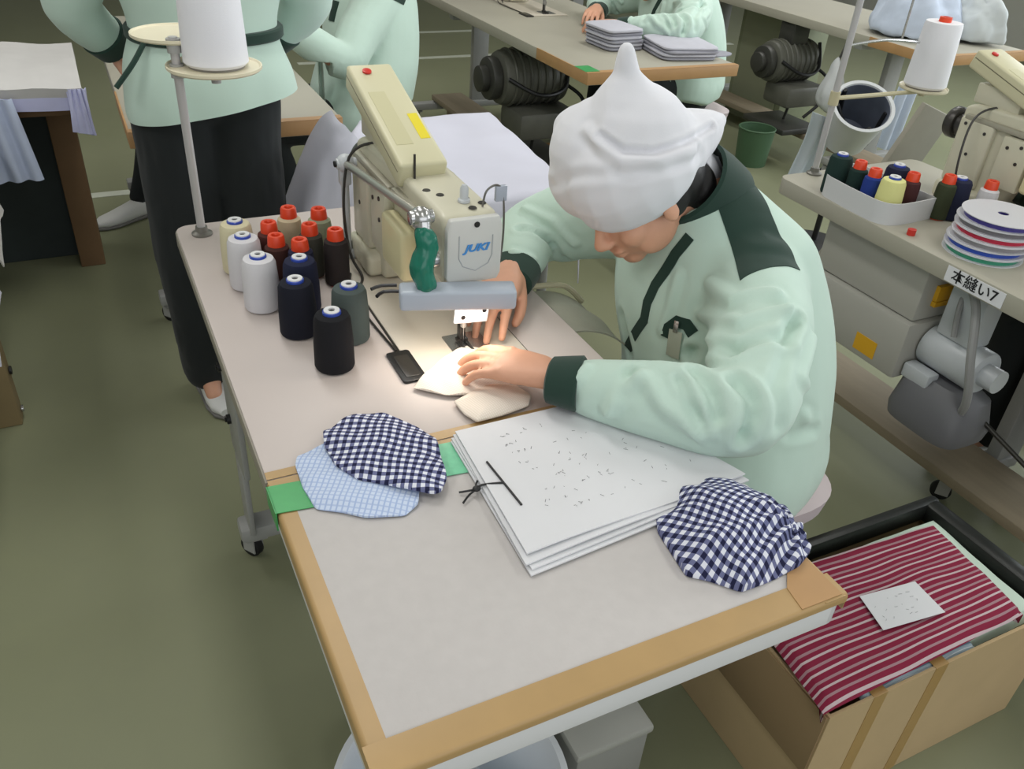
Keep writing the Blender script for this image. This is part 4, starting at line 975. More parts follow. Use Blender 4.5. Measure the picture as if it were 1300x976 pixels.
# control box, motor and cables under it
mb = MB(); mb.span((1.615, 0.735, 0.545), (1.80, 1.075, 0.700), bev=0.008); mb.span((1.600, 0.725, 0.385), (1.80, 1.085, 0.543), bev=0.010); CB = mb.build('control_box', M('box_grey', (176, 174, 166), 0.45), RB)
mb = MB(); mb.span((1.5985, 0.795, 0.405), (1.6015, 0.865, 0.452)); mb.build('warning_label', M('amber_label', (222, 168, 36), 0.5), CB)
mb = MB(); mb.span((1.66, 0.7235, 0.60), (1.72, 0.736, 0.64)); mb.span((1.66, 0.7225, 0.585), (1.74, 0.736, 0.598)); mb.build('warning_label', M('amber_label', (222, 168, 36), 0.5), CB)
mb = MB(); mb.cyl((1.70, 0.56, 0.48), (1.70, 0.72, 0.48), 0.055, n=28, bev=0.006); mb.cyl((1.70, 0.52, 0.48), (1.70, 0.56, 0.48), 0.03, n=20); mb.span((1.665, 0.60, 0.53), (1.735, 0.70, 0.66), bev=0.006); mb.span((1.62, 0.64, 0.40), (1.66, 0.72, 0.44), bev=0.006); mb.build('motor', PALEGREY, CB)
mb = MB(); mb.loft([((1.68, 0.62, 0.30), (0.085, 0, 0), (0, 0.105, 0)), ((1.68, 0.62, 0.33), (0.09, 0, 0), (0, 0.11, 0)), ((1.69, 0.63, 0.40), (0.075, 0, 0), (0, 0.095, 0)), ((1.69, 0.64, 0.425), (0.05, 0, 0), (0, 0.07, 0))], n=28, p=4); mb.build('drive_cover', M('cover_grey', (104, 104, 108), 0.5), CB)
mb = MB(); mb.tube([(1.66, 0.68, 0.70), (1.62, 0.60, 0.66), (1.60, 0.55, 0.55), (1.62, 0.53, 0.44), (1.66, 0.56, 0.36)], 0.010, n=10); mb.tube([(1.72, 0.70, 0.70), (1.66, 0.66, 0.62), (1.65, 0.64, 0.55)], 0.007, n=8); mb.build('cable', M('cable_grey', (150, 150, 150), 0.5), CB)
mb = MB(); mb.span((1.72, -0.15, 0.1565), (1.90, 0.15, 0.185), bev=0.006); mb.cyl((1.78, 0.08, 0.185), (1.72, 0.54, 0.36), 0.006, n=10); mb.build('foot_pedal', DMETAL, RB)
# the machine standing on it
M2 = copy_tree(MS); place(M2, MS.location+V((1.56, -0.13, 0)), 0, 'beige sewing machine on the right hand table behind the ribbon reels')
# wooden footboard running under the right row
o = thing('footboard', 'long grey wooden footboard on the floor under the right hand tables', 'board', (1.88, 1.6, 0))
WOOD = M('grey_wood', (136, 124, 104), 0.75, var=0.12, scale=7, stretch=(5, 0.5, 5))
mb = MB(); mb.span((1.735, -0.9, 0.125), (1.925, 4.3, 0.155), bev=0.003); mb.build('plank', WOOD, o)
for y in (-0.25, 1.45, 2.1, 4.05):
    mb = MB(); mb.span((1.75, y-0.05, 0.0), (1.91, y+0.05, 0.125), bev=0.002); mb.build('block', WOOD, o)
# second thread stand
T2 = thread_stand(1.673, 1.222, HT, 'tall grey thread stand pole at the corner of the right hand table')
disc(T2, (2.005, 1.222, 0.962), 0.066, DISC)
mb = MB(); mb.tube([(1.673, 1.222, 0.957), (1.84, 1.222, 0.957), (2.005, 1.222, 0.957)], 0.006, n=8, samples=2); mb.cyl((1.673, 1.222, 0.94), (1.673, 1.222, 0.975), 0.013, n=16); mb.cyl((2.005, 1.222, 0.945), (2.005, 1.222, 0.962), 0.009, n=14); mb.build('support_arm', M('arm_cream', (190, 182, 150), 0.5), T2)
mb = MB(); mb.tube([(1.673, 1.222, 1.09), (1.80, 1.222, 1.10), (1.93, 1.222, 1.09)], 0.004, n=8, samples=3); mb.cyl((1.86, 1.222, 1.095), (1.86, 1.222, 1.30), 0.003, n=8); mb.build('thread_rod', CHROME, T2)
big_cone((2.005, 1.222, 0.9675), 'big white thread cone with an orange plug on the right thread stand', 0.057, 0.049, 0.172)
# spool tray of bent white card
TRY = thing('spool_tray', 'bent white card tray full of thread spools on the right hand table', 'tray', (1.66, 1.0, HT))
front = [(1.735, 1.135), (1.63, 1.125), (1.580, 1.09), (1.570, 1.04), (1.566, 0.96), (1.570, 0.895), (1.60, 0.868), (1.66, 0.866), (1.735, 0.872)]
c = catmull([V(q+(0,)) for q in front], 5)
mb = MB(); t_ = bmesh.new(); prev = None
for i, q in enumerate(c):
    d = (c[min(i+1, len(c)-1)]-c[max(i-1, 0)]).normalized(); n = V((d.y, -d.x, 0))*0.0015
    row = [t_.verts.new(q+n+V((0, 0, HT))), t_.verts.new(q-n+V((0, 0, HT))), t_.verts.new(q-n+V((0, 0, HT+0.055))), t_.verts.new(q+n+V((0, 0, HT+0.055)))]
    if prev:
        for k in range(4): t_.faces.new((prev[k], prev[(k+1) % 4], row[(k+1) % 4], row[k]))
    else: t_.faces.new(row)
    prev = row
t_.faces.new(prev[::-1]); bmesh.ops.recalc_face_normals(t_, faces=t_.faces); mb.merge(t_); mb.span((1.732, 0.872, HT), (1.735, 1.135, HT+0.055)); mb.build('wall', M('white_card', (206, 206, 208), 0.6), TRY)
G2 = 'thread spools on the right hand table'
inside = [('b', 'dgreen', 1071, 190, .868, 'dark green spool with a blue ring in the back left of the tray'), ('o', 'dgreen', 1096, 199, .868, 'dark green spool with an orange top in the tray'), ('o', 'royal', 1115, 210, .866, 'bright blue spool with an orange top in the tray'),
          ('b', 'lemon', 1134, 228, .855, 'pale yellow spool with a blue ring at the front of the tray'), ('b', 'navy', 1148, 208, .858, 'navy spool with a blue ring at the back of the tray'), ('o', 'plum', 1163, 215, .866, 'plum spool with an orange top at the right of the tray')]
QS = []
for kind, col, x, y, z, lb in inside:
    q = at(x, y, z); QS.append([q.x, q.y, 0.0340 if kind == 'b' else 0.025])
for it in range(400):
    for i in range(len(QS)):
        for j in range(i):
            dx, dy = QS[i][0]-QS[j][0], QS[i][1]-QS[j][1]; d = max(1e-6, math.hypot(dx, dy)); m = QS[i][2]+QS[j][2]-d
            if m > 0: QS[i][0] += dx/d*m/2; QS[i][1] += dy/d*m/2; QS[j][0] -= dx/d*m/2; QS[j][1] -= dy/d*m/2
        r = QS[i][2]; QS[i][0] = min(max(QS[i][0], 1.576+r), 1.730-r); QS[i][1] = min(max(QS[i][1], 0.876+r), 1.120-r)
for (x, y, r), (kind, col, _, _, z, lb) in zip(QS, inside):
    (spool_blue if kind == 'b' else spool_orange)((x, y, HT), col, lb, G2, **({'h': 0.108}))
q = at(1208, 222, .862); spool_orange((q.x, q.y, HT), 'moss', 'moss green spool with an orange top standing between tray and ribbon reels', G2, h=0.112)
q = at(1258, 230, .862); spool_orange((q.x+0.01, q.y, HT), 'white', 'white spool with an orange top standing behind the ribbon reels', G2, h=0.112)
q = at(1222, 232, .855); spool_blue((q.x+0.035, q.y+0.03, HT), 'navy', 'navy spool with a blue ring standing behind the ribbon reels', G2)
mb = MB(); mb.lathe([(0, 0), (0.010, 0), (0.010, 0.014), (0, 0.014)], (1.60, 0.81, HT), 18); tag(mb.build('bobbin', REDP), 'small red bobbin between the tray and the ribbon reels', 'bobbin')
# ribbon reels
RIBS = [((60, 150, 120), 'green'), ((44, 78, 176), 'blue'), ((150, 146, 150), 'grey'), ((196, 40, 70), 'red'), ((120, 116, 120), 'dark grey'), ((70, 60, 140), 'violet')]
FL = M('reel_flange', (206, 206, 212), 0.45)
for i, (cc, nm) in enumerate(RIBS):
    c0 = (1.690+0.004*i, 0.680+0.003*math.sin(i*2), HT+0.0155*i)
    t = thing('ribbon_reel', 'white flanged ribbon reel with %s ribbon, %s' % (nm, ('lowest of the stack', 'second from the bottom of the stack', 'third from the bottom of the stack', 'third from the top of the stack', 'second from the top of the stack', 'topmost of the stack')[i]), 'ribbon reel', c0, 'ribbon reels stacked on the right hand table')
    mb = MB(); mb.lathe([(0.012, 0), (0.088, 0), (0.088, 0.0018), (0.012, 0.0018), (0.012, 0)], c0, 44); mb.build('flange', FL, t)
    mb = MB(); mb.lathe([(0.012, 0.0137), (0.088, 0.0137), (0.088, 0.0155), (0.012, 0.0155), (0.012, 0.0137)], c0, 44); mb.build('flange', FL, t)
    mb = MB(); mb.lathe([(0.014, 0.0018), (0.079, 0.0018), (0.079, 0.0137), (0.014, 0.0137), (0.014, 0.0018)], c0, 44); mb.build('ribbon', M('ribbon_'+nm.replace(' ', '_'), cc, 0.4), t)
# folded pale fabrics and a bucket in the aisle between the right rows
o = thing('leaning_board', 'pale grey board leaning behind the spool tray', 'board', (1.93, 1.34, 0))
mb = MB(); R = Matrix.Rotation(0.35, 4, 'Y') @ Matrix.Rotation(0.12, 4, 'X'); mb.box((2.05, 1.36, 0.44), (0.15, 0.02, 0.92), R, bev=0.004); mb.build('board', M('pale_board', (150, 146, 134), 0.7, var=0.04), o)

# ------------------------------------------------------------------ row behind our table
WT2 = work_table('brown taped sewing table behind the standing person', -0.03, 2.03, 0.56, 3.60, legs=(0.19, 0.9))
P2, J2 = seated('person in mint green workwear seated upright at the table behind the white sheet', (-0.03, 2.33, 0), False, 0.006, True)
bv2 = bvh_of(J2.data, wm(J2))
for x, y, su, sv, nm in ((424, 14, .035, .075, 'chest_pocket'), (398, 22, .018, .14, 'zip_placket')):
    r = bv2.ray_cast(CAM, ray(x, y))
    if r[0] is not None:
        m = basis(r[0]+r[1]*0.001, V((0, 0, 1)).cross(r[1]), z=r[1]); mb = MB(); mb.box((0, 0, 0), (su, sv, 0.006), bev=0.001); mb.bm.transform(m); plabel(mb.build(nm, DGREEN, J2), 'dark green '+nm.replace('_', ' '))
st0 = [o for o in COL.objects if o.name == 'stool'][0]
s2 = copy_tree(st0); place(s2, st0.location+V((-0.03, 2.33, 0)), 0, 'stool under the person behind the white sheet')
# white sheet over a low cart
SH = thing('sheet_cart', 'low cart covered by a big white sheet behind the sewing machine', 'cart', (0.72, 1.78, 0))
def sheet(u, v):
    x = 0.345+0.735*u; y = 1.395+(0.60+0.17*min(1, max(0, (u-0.28)/0.12)))*v
    x += 0.10*(v-0.4)*max(0, u-0.3)
    ex = max(0, 0.14-u)/0.14; ex2 = max(0, u-0.97)/0.03; ey = max(0, 0.03-v)/0.03; ey2 = max(0, v-0.95)/0.05
    z = 0.705-0.20*ex**1.3-0.16*ex2**1.4-0.12*ey**1.5-0.12*ey2**1.4
    z += 0.012*nz(x*4, y*4, 2)+0.006*nz(x*9, y*11, 4)+0.010*math.sin(v*9+u*2)*max(0, 0.4-u)
    return (x, y, z)
grid('sheet', sheet, 50, 44, 0.003, COTTON, SH)
mb = MB(); mb.span((0.42, 1.45, 0.64), (1.02, 1.97, 0.685), bev=0.01); mb.build('cart_top', STEEL, SH)
for x in (0.45, 0.98):
    for y in (1.48, 1.93):
        mb = MB(); mb.cyl((x, y, 0.06), (x, y, 0.645), 0.014, n=14); lg = mb.build('leg', STEEL, SH); caster(lg, x, y, 0.7)
def drape(u, v):
    x = 0.30+0.17*u; y = 1.60+0.42*v; z = 0.76-0.14*(1-u)**1.5-0.10*(1-v)*(1-u)+0.012*nz(x*14, y*14, 3)
    return (x, y, z)
tag(grid('folded_cloth', lambda u, v: (0.352+0.14*u+0.02*v, 1.48+0.48*v, 0.765+0.05*v-0.24*(1-u)**1.6+0.012*nz(u*4, v*5, 3)+0.02*math.sin(v*5)*u), 16, 24, 0.006, COTTON), 'crumpled white cloth hanging at the left end of the covered cart', 'cloth')

# ------------------------------------------------------------------ standing person
def standing(label):
    P = thing('person', label, 'person', (0.17, 1.82, 0))
    A = V
    hipl, hipr = A((.075, 1.815, .88)), A((.235, 1.825, .88))
    legs = [(hipl, A((.062, 1.80, .48)), A((.058, 1.835, .10))), (hipr, A((.232, 1.81, .48)), A((.235, 1.855, .10)))]
    arms = [(A((-.005, 1.84, 1.31)), A((-.105, 1.905, 1.10)), A((-.030, 1.985, .985))), (A((.365, 1.85, 1.31)), A((.455, 1.92, 1.10)), A((.375, 2.00, .985)))]
    HM = basis((.19, 1.80, 1.545), (.15, -.90, -.38), z=(.06, -.36, .93))
    mb = MB(); add_head(mb, HM)
    mb.chain([HM @ V((-0.03, 0, -0.06)), A((.185, 1.845, 1.41)), A((.18, 1.85, 1.36))], [0.054, 0.056, 0.07], samples=3)
    mb.chain([A((.18, 1.85, 1.33)), A((.175, 1.845, 1.15)), A((.17, 1.83, 1.0)), A((.17, 1.82, .90))], [0.10, 0.11, 0.10, 0.095], samples=3)
    for (s, e, w), k in zip(arms, (0, 1)):
        mb.chain([A((.18, 1.85, 1.33)), s], [0.08, 0.06]); mb.chain([s, s.lerp(e, .5), e, e.lerp(w, .5), w], [0.052, 0.045, 0.037, 0.034, 0.026], samples=3)
        hand_mesh(mb, basis(w, (w-e).normalized()+V((0, 0, -.25)), z=(-1 if k == 0 else 1, 0.3, 0.2)), k == 1, [(0.2, 0.4, 0.3)]*4, s=0.95)
    for l in legs: mb.chain(l, [0.085, 0.055, 0.036], samples=4); mb.chain([l[-1], l[-1]+V((0, -.08, -.05))], [0.034, 0.024])
    link('body', volume(mb, 0.005, 6), SKIN, P, 80)
    for s in (-1, 1):
        mb = MB(); mb.ell((0.0815, 0.030*s, -0.006), (0.0055, 0.0115, 0.0065)); mb.bm.transform(HM); mb.build('eye', M('dark_eye', (40, 28, 24), 0.25), P)
        mb = MB(); mb.chain([(0.086, 0.014*s, 0.020), (0.0885, 0.03*s, 0.024), (0.078, 0.046*s, 0.019)], [0.003, 0.0036, 0.002], samples=3, n=8); mb.bm.transform(HM); mb.build('eyebrow', HAIR, P)
    mb = MB(); mb.ell((-0.055, 0, -0.005), (0.068, 0.082, 0.078)); mb.ell((-0.07, 0.0, -0.05), (0.04, 0.06, 0.04)); mb.bm.transform(HM); link('hair', volume(mb, 0.006, 4), HAIR, P, 80)
    mb = MB(); cap_mesh(mb, HM); link('cap', volume(mb, 0.006, 6), CAPM, P, 80)
    mb = MB()
    mb.chain(legs[0], [0.105, 0.090, 0.070], samples=5); mb.chain(legs[1], [0.105, 0.090, 0.072], samples=5); mb.chain([A((.10, 1.82, .93)), A((.21, 1.82, .93))], [0.115, 0.115])
    me = volume(mb, 0.009, 5); displace(me, lambda c, n: 0.006*nz(c.x*14, c.y*14, c.z*4)+0.004*abs(nz(c.x*22, c.y*22, c.z*9))); link('trousers', me, TROU, P, 80)
    sh = shoe(P, (.056, 1.855, 0), -PI/2+0.15, SHW, SOLE); shoe(P, (.245, 1.875, 0), -PI/2+0.2, SHW, SOLE)
    mb = MB(); mb.ring((.057, 1.845, .082), 0.040, 0.008, axis=(0, -0.25, 1)); plabel(mb.build('shoe_lining', M('red_lining', (170, 40, 60), 0.7), sh), 'red lining')
    mb = MB()
    mb.loft(torso_rings([(A((.172, 1.825, .845)), .205, .160), (A((.172, 1.825, .86)), .213, .164), (A((.174, 1.83, .96)), .200, .156), (A((.178, 1.835, 1.05)), .172, .136), (A((.18, 1.845, 1.16)), .195, .143), (A((.18, 1.85, 1.28)), .205, .13), (A((.18, 1.85, 1.345)), .15, .10), (A((.182, 1.848, 1.385)), .08, .075)], (1, .06, 0), 4), n=36, p=2.3)
    for (s, e, w) in arms: mb.chain([s, s.lerp(e, .5), e, e.lerp(w, .85)], [0.085, 0.076, 0.064, 0.048], samples=4)
    me = volume(mb, 0.009, 7)
    displace(me, lambda c, n: 0.004*nz(c.x*9, c.y*9, c.z*6)+(0.010*math.sin(c.x*42+3*nz(c.x*5, c.y*5, c.z*3)) if 0.80 < c.z < 1.04 else 0)*min(1, (1.04-c.z)/0.12)*0.35)
    bm = bmesh.new(); bm.from_mesh(me)
    r = bmesh.ops.bisect_plane(bm, geom=bm.verts[:]+bm.edges[:]+bm.faces[:], plane_co=(.123, 1.665, .880), plane_no=(.148, -.06, -1), clear_outer=True)
    bmesh.ops.holes_fill(bm, edges=[e for e in bm.edges if e.is_boundary], sides=0); bmesh.ops.recalc_face_normals(bm, faces=bm.faces); bm.to_mesh(me); bm.free()
    J = link('jacket', me, MINT, P, 50)
    mb = MB(); mb.loft([((.178, 1.835, 1.034), (.180, .011, 0), (-.009, .146, 0)), ((.178, 1.835, 1.038), (.184, .011, 0), (-.009, .150, 0)), ((.178, 1.836, 1.056), (.184, .011, 0), (-.009, .150, 0)), ((.178, 1.836, 1.060), (.180, .011, 0), (-.009, .146, 0))], n=40, p=2.3); plabel(mb.build('waist_strap', DGREEN, J), 'dark green waist strap')
    mb = MB(); mb.tube([(.03, 1.735, 1.046), (-.005, 1.705, 1.005), (-.05, 1.70, .955)], 0.006, n=8); plabel(mb.build('strap_end', DGREEN, J), 'loose dark green strap end')
    for (s, e, w) in arms:
        mb = MB(); d = (w-e).normalized(); cuff(mb, e.lerp(w, .72), e.lerp(w, 1.05), 0.054, 0.046); plabel(mb.build('cuff', DGREEN, J), 'dark green cuff')
    mb = MB(); mb.loft([((.183, 1.845, 1.375), (.088, 0, 0), (0, .082, 0)), ((.184, 1.842, 1.43), (.074, 0, 0), (0, .070, 0))], n=30); plabel(mb.build('collar', DGREEN, J), 'dark green collar')
    return P
standing('person in mint jacket and black trousers standing behind the left thread stand')

# ------------------------------------------------------------------ left side: rack of fabrics, sheets at the edge
RK = thing('fabric_rack', 'low brown board stand at the far left carrying white and lilac fabrics', 'stand', (-0.33, 2.98, 0))
mb = MB(); mb.span((-0.25, 2.86, 0), (-0.165, 3.06, 0.645), bev=0.004); mb.build('side_board', CARDD, RK)
mb = MB(); mb.span((-0.95, 2.98, 0.0), (-0.25, 3.06, 0.645), bev=0.004); mb.build('back_board', M('dark_slate_board', (52, 60, 60), 0.7, var=0.08), RK)
mb = MB(); mb.span((-0.95, 2.60, 0.645), (-0.145, 3.08, 0.670), bev=0.004); mb.build('shelf', CARDD, RK)
mb = MB(); mb.span((-0.95, 2.72, 0), (-0.90, 3.06, 0.645), bev=0.004); mb.build('side_board', CARDD, RK)
tag(grid('fabric_stack', lambda u, v: (-0.95+0.83*u, 2.56+0.50*v, 0.797-0.030*u+0.012*nz(u*5, v*3, 1)-0.03*(1-v)**6), 24, 14, 0.045, M('white_grey_fabric', (196, 194, 192), 0.9, var=0.03), None), 'white grey folded fabric on top of the brown stand at the far left', 'fabric')
LIL = M('lilac_fabric', (184, 186, 218), 0.9, var=0.05, scale=20)
tag(grid('fabric_stack', lambda u, v: (-0.94+0.81*u, 2.57+0.47*v, 0.738-0.02*u+0.006*nz(u*5, v*3, 7)), 20, 10, 0.05, LIL, None), 'lilac fabric layer between the white fabric and the brown stand', 'fabric')
def fringe(u, v): return (-0.165+0.055*u+0.012*(v)*math.sin(u*30), 2.565-0.012*math.sin(v*2)+0.010*math.sin(u*26), 0.735-0.125*v-0.02*u*v)
tag(grid('fringed_cloth', fringe, 26, 12, 0.003, LIL), 'lilac fringed cloth end hanging over the front of the brown stand', 'cloth')
def pleat(u, v): return (-0.66+0.34*u+0.05*v*(u-0.3), 2.547-0.02*v+0.012*math.sin(u*44), 0.72-0.25*v)
tag(grid('pleated_cloth', pleat, 60, 12, 0.003, M('pale_blue_fabric', (176, 186, 208), 0.9, var=0.04)), 'pale blue pleated cloth hanging at the left edge of the brown stand', 'cloth')
# side table at the left edge with a white cloth over its corner
LT = work_table('brown board table at the left edge under white cloths', -1.25, 1.30, -0.42, 2.50, top=CARDD, edge=CARDD, zt=0.62, legs=())
t_leg(LT, 1.55, -1.22, -0.72, 0.575); t_leg(LT, 2.30, -1.22, -0.72, 0.575)
mb = MB(); mb.span((-0.52, 1.86, 0), (-0.455, 1.93, 0.575), bev=0.004); o = mb.build('post', M('post_board', (136, 118, 84), 0.7, var=0.05), LT)
mb = MB(); mb.cyl((-0.447, 1.90, 0.16), (-0.453, 1.90, 0.16), 0.012, n=14); mb.build('hole_cap', BLACK, o)
mb = MB(); mb.cyl((-0.447, 1.90, 0.03), (-0.453, 1.90, 0.03), 0.010, n=14); mb.build('foot_screw', CHROME, o)
def wcloth(x0, y0, dx, dy, z, sd):
    def f(u, v):
        x = x0+dx*u; y = y0+dy*v; d = max(0, (u-0.72)/0.28); d2 = max(0, (0.18-v)/0.18)
        return (x-0.03*d*d, y, z+0.03+0.035*math.sin(PI*u*0.8)*math.sin(PI*v)-0.20*d**1.5-0.02*d2**1.5+0.014*nz(x*8, y*8, sd))
    return f
tag(grid('white_cloth', wcloth(-0.84, 1.44, 0.47, 0.34, 0.622, 1), 28, 20, 0.004, COTTON), 'white cloth hanging over the side of the left edge table, the nearer one', 'cloth')
tag(grid('white_cloth', wcloth(-0.84, 1.98, 0.47, 0.36, 0.622, 5), 28, 20, 0.004, M('grey_white_cotton', (206, 204, 200), 0.9)), 'white cloth on the left edge table near the brown stand', 'cloth')
# white shoe-like basket and tag on the floor behind the standing person
o = thing('indoor_shoe', 'white slip-on shoe with dark opening on the floor behind the standing person', 'shoe', (-0.03, 3.30, 0))
shoe(o, (-0.02, 3.28, 0), PI+0.5, SHW, SOLE)
mb = MB(); mb.chain([(0.01, 3.30, 0.09), (0.06, 3.33, 0.20), (0.10, 3.38, 0.34)], [0.035, 0.045, 0.05], samples=4); mb.build('dark_sock', TROU, o)
mb = MB(); mb.span((7.8, -3, 0), (7.9, 11.1, 0.9)); struct(mb.build('wall_right', M('wall_paint', (206, 206, 200), 0.9)))
mb = MB(); mb.span((7.8, -3, 2.4), (7.9, 11.1, 2.8)); struct(mb.build('wall_right', M('wall_paint', (206, 206, 200), 0.9)))
# ------------------------------------------------------------------ middle row, farther station
B2 = work_table('grey sewing table with brown taped end in the row behind the seated person', 1.600, 2.355, 2.31, 4.35, legs=(0.7, 0.97), xp=2.03)
plabel(tape('green_tape', [(1.598, 2.37), (1.66, 2.37), (1.66, 2.46), (1.598, 2.46)], HT+0.0018, GTAPE, B2), 'green tape')
P3 = copy_tree(P1); place(P3, P1.location+V((1.61, 2.40, 0)), 0, 'person in mint green workwear seated at the far table in the middle')
s3 = copy_tree(st0); place(s3, st0.location+V((1.61, 2.40, 0)), 0, 'stool with black legs under the person at the far middle table')
P4 = copy_tree(P1); place(P4, P1.location+V((1.49, -0.02, 0)), 0, 'person in black trousers sitting at the right hand table, mostly outside the picture')
s4 = copy_tree(st0); place(s4, st0.location+V((1.49, -0.02, 0)), 0, 'stool at the right hand table outside the right edge')
GF = M('grey_folded_fabric', (150, 150, 160), 0.9, var=0.05); GF2 = M('pale_folded_fabric', (186, 186, 196), 0.9, var=0.04)
def folded(name, label, c, size, n, rot, mats, grp=None):
    t = thing(name, label, 'fabric stack', c, grp)
    for i in range(n):
        h = size[2]/n; mb = MB(); mb.loft([((0, 0, 0), (size[0]/2, 0, 0), (0, size[1]/2, 0)), ((0, 0, h*0.3), (size[0]/2+.006, 0, 0), (0, size[1]/2+.004, 0)), ((0, 0, h*0.7), (size[0]/2+.005, 0, 0), (0, size[1]/2+.003, 0)), ((0, 0, h*0.97), (size[0]/2-.006, 0, 0), (0, size[1]/2-.006, 0))], n=36, p=7)
        mb.bm.transform(Matrix.Translation(V(c)+V((random.uniform(-.006, .006), random.uniform(-.006, .006), h*i))) @ Matrix.Rotation(rot+random.uniform(-.05, .05), 4, 'Z')); mb.build('folded_piece', mats[i % len(mats)], t)
    return t
q = at(778, 52, 0.77); folded('fabric_stack', 'stack of grey folded fabric pieces nearest the green tape on the far middle table', (q.x, q.y, HT+0.002), (0.17, 0.20, 0.085), 6, 0.05, [GF, GF2])
q = at(862, 62, 0.77); folded('fabric_stack', 'low spread stack of grey fabric pieces beside the hands on the far middle table', (q.x, q.y, HT+0.002), (0.24, 0.26, 0.05), 4, -0.15, [GF, GF2])
q = at(893, 62, 0.76); tag(patch('cloth_piece', [(q.x+0.10*math.cos(a), q.y-0.06+0.055*math.sin(a)) for a in [k*PI/8 for k in range(16)]], lambda x, y, s: 0.004+0.002*(1-s), HT+0.0015, GF, rings=6, nth=48), 'dark grey oval cloth piece lying at the end of the far middle table', 'cloth')
M3 = copy_tree(MS); place(M3, MS.location+V((1.60, 2.75, 0)), 0, 'sewing machine on the far middle table at the top edge')
# motors under the tables of the rows behind
def motor(label, c, s=1.0):
    x, y, z = c; t = thing('sewing_motor', label, 'motor', c, 'motors hanging under the far tables')
    DM = M('motor_dark', (58, 58, 54), 0.45, var=0.1); DM2 = M('motor_grey', (92, 92, 84), 0.45, var=0.08)
    mb = MB(); mb.cyl((x-0.13*s, y, z), (x+0.13*s, y, z), 0.095*s, n=32, bev=0.02*s)
    for k in range(7): mb.ring((x+(-0.09+0.03*k)*s, y, z), 0.096*s, 0.006*s, axis=(1, 0, 0), n=28, m=6)
    mb.build('housing', DM2, t)
    mb = MB(); mb.cyl((x-0.17*s, y, z), (x-0.13*s, y, z), 0.075*s, n=28, bev=0.01*s); mb.cyl((x-0.20*s, y, z), (x-0.17*s, y, z), 0.045*s, n=24, bev=0.004); mb.build('pulley_cover', DM, t)
    mb = MB(); mb.span((x-0.05*s, y-0.05*s, z+0.08*s), (x+0.05*s, y+0.05*s, HT-0.05), bev=0.006); mb.build('hanger', DM, t)
    mb = MB(); mb.span((x-0.10*s, y-0.16*s, z-0.19*s), (x+0.14*s, y+0.02*s, z-0.09*s), bev=0.02*s); mb.build('clutch_box', DM2, t)
    mb = MB(); mb.tube([(x+0.12*s, y-0.05*s, z-0.02), (x+0.17*s, y-0.12*s, z-0.08), (x+0.13*s, y-0.16*s, z-0.18), (x+0.05*s, y-0.14*s, z-0.28)], 0.009, n=8); mb.tube([(x-0.12*s, y-0.09*s, z+0.02), (x-0.02*s, y-0.14*s, z-0.04), (x+0.09*s, y-0.12*s, z-0.02), (x+0.13*s, y-0.05*s, z+0.10)], 0.010, n=8); mb.build('cable', BLACK, t)
    mb = MB(); mb.cyl((x, y-0.08*s, z-0.18*s), (x, y-0.06*s, 0.185), 0.008, n=10); mb.span((x-0.14*s, y-0.22*s, 0.157), (x+0.10*s, y+0.08*s, 0.19), bev=0.008); mb.build('treadle', DM, t)
    return t
motor('dark motor with cables under the far middle table, left of the white cap', (1.80, 3.22, 0.52), 1.3)
mb = MB()
t = thing('carton', 'small orange brown carton under the far middle table', 'box', (2.02, 3.22, 0)); mb.span((1.945, 3.13, 0.0), (2.035, 3.30, 0.16), bev=0.003); mb.build('carton', M('orange_carton', (150, 112, 60), 0.8), t)
mb = MB(); mb.span((1.96, 3.126, 0.06), (2.02, 3.1305, 0.09)); mb.build('tape', CARDT, t)
# ------------------------------------------------------------------ row C
C1 = work_table('grey table with a brown taped edge under blue white garments', 3.42, 2.30, 4.05, 4.3, legs=(0.25, 0.97))
C2 = work_table('plain grey sewing table at the top right beyond the far middle table', 3.42, 4.5, 4.05, 6.3, legs=(0.3, 0.9))
motor('dark motor under the brown taped table with garments at the top right', (3.50, 3.32, 0.50), 1.15)
BW = M('blue_white_garment', (196, 206, 224), 0.9, var=0.05, scale=14)
def pile(c, w, d, h, sd):
    def f(u, v):
        a = 2*PI*u; r = math.cos(v*PI/2); k = 1+0.22*nz(math.cos(a)*2, math.sin(a)*2, sd)
        return (c[0]+w*r*k*math.cos(a), c[1]+d*r*k*math.sin(a), c[2]+h*math.sin(v*PI/2)*(1+0.3*nz(math.cos(a)*1.5*r, math.sin(a)*1.5*r, sd+4))+0.02*nz(u*12, v*6, sd))
    return f
def heap(name, label, c, w, d, h, sd, mat):
    mb = MB(); n, m = 48, 14; f = pile(c, w, d, h, sd); t = bmesh.new(); rows = []
    for j in range(m): rows.append([t.verts.new(f(i/n, j/m)) for i in range(n)])
    for v in rows[0]: v.co.z = c[2]
    top = t.verts.new((c[0], c[1], c[2]+h*1.05))
    for a, b in zip(rows, rows[1:]):
        for i in range(n): t.faces.new((a[i], a[(i+1) % n], b[(i+1) % n], b[i]))
    for i in range(n): t.faces.new((rows[-1][i], rows[-1][(i+1) % n], top))
    t.faces.new(rows[0][::-1]); bmesh.ops.recalc_face_normals(t, faces=t.faces); mb.merge(t); me = mb.mesh(name)
    me = subdiv(me, 1); me.update(); displace(me, lambda c_, n_: 0.018*nz(c_.x*10, c_.y*10, c_.z*10+sd)+0.012*abs(nz(c_.x*20, c_.y*20, c_.z*20+sd)))
    return tag(link(name, me, mat, None, 80), label, 'clothes')
heap('garment_pile', 'crumpled blue white garments piled on the brown taped table', (3.72, 2.72, HT+0.004), 0.24, 0.20, 0.26, 2.0, BW)
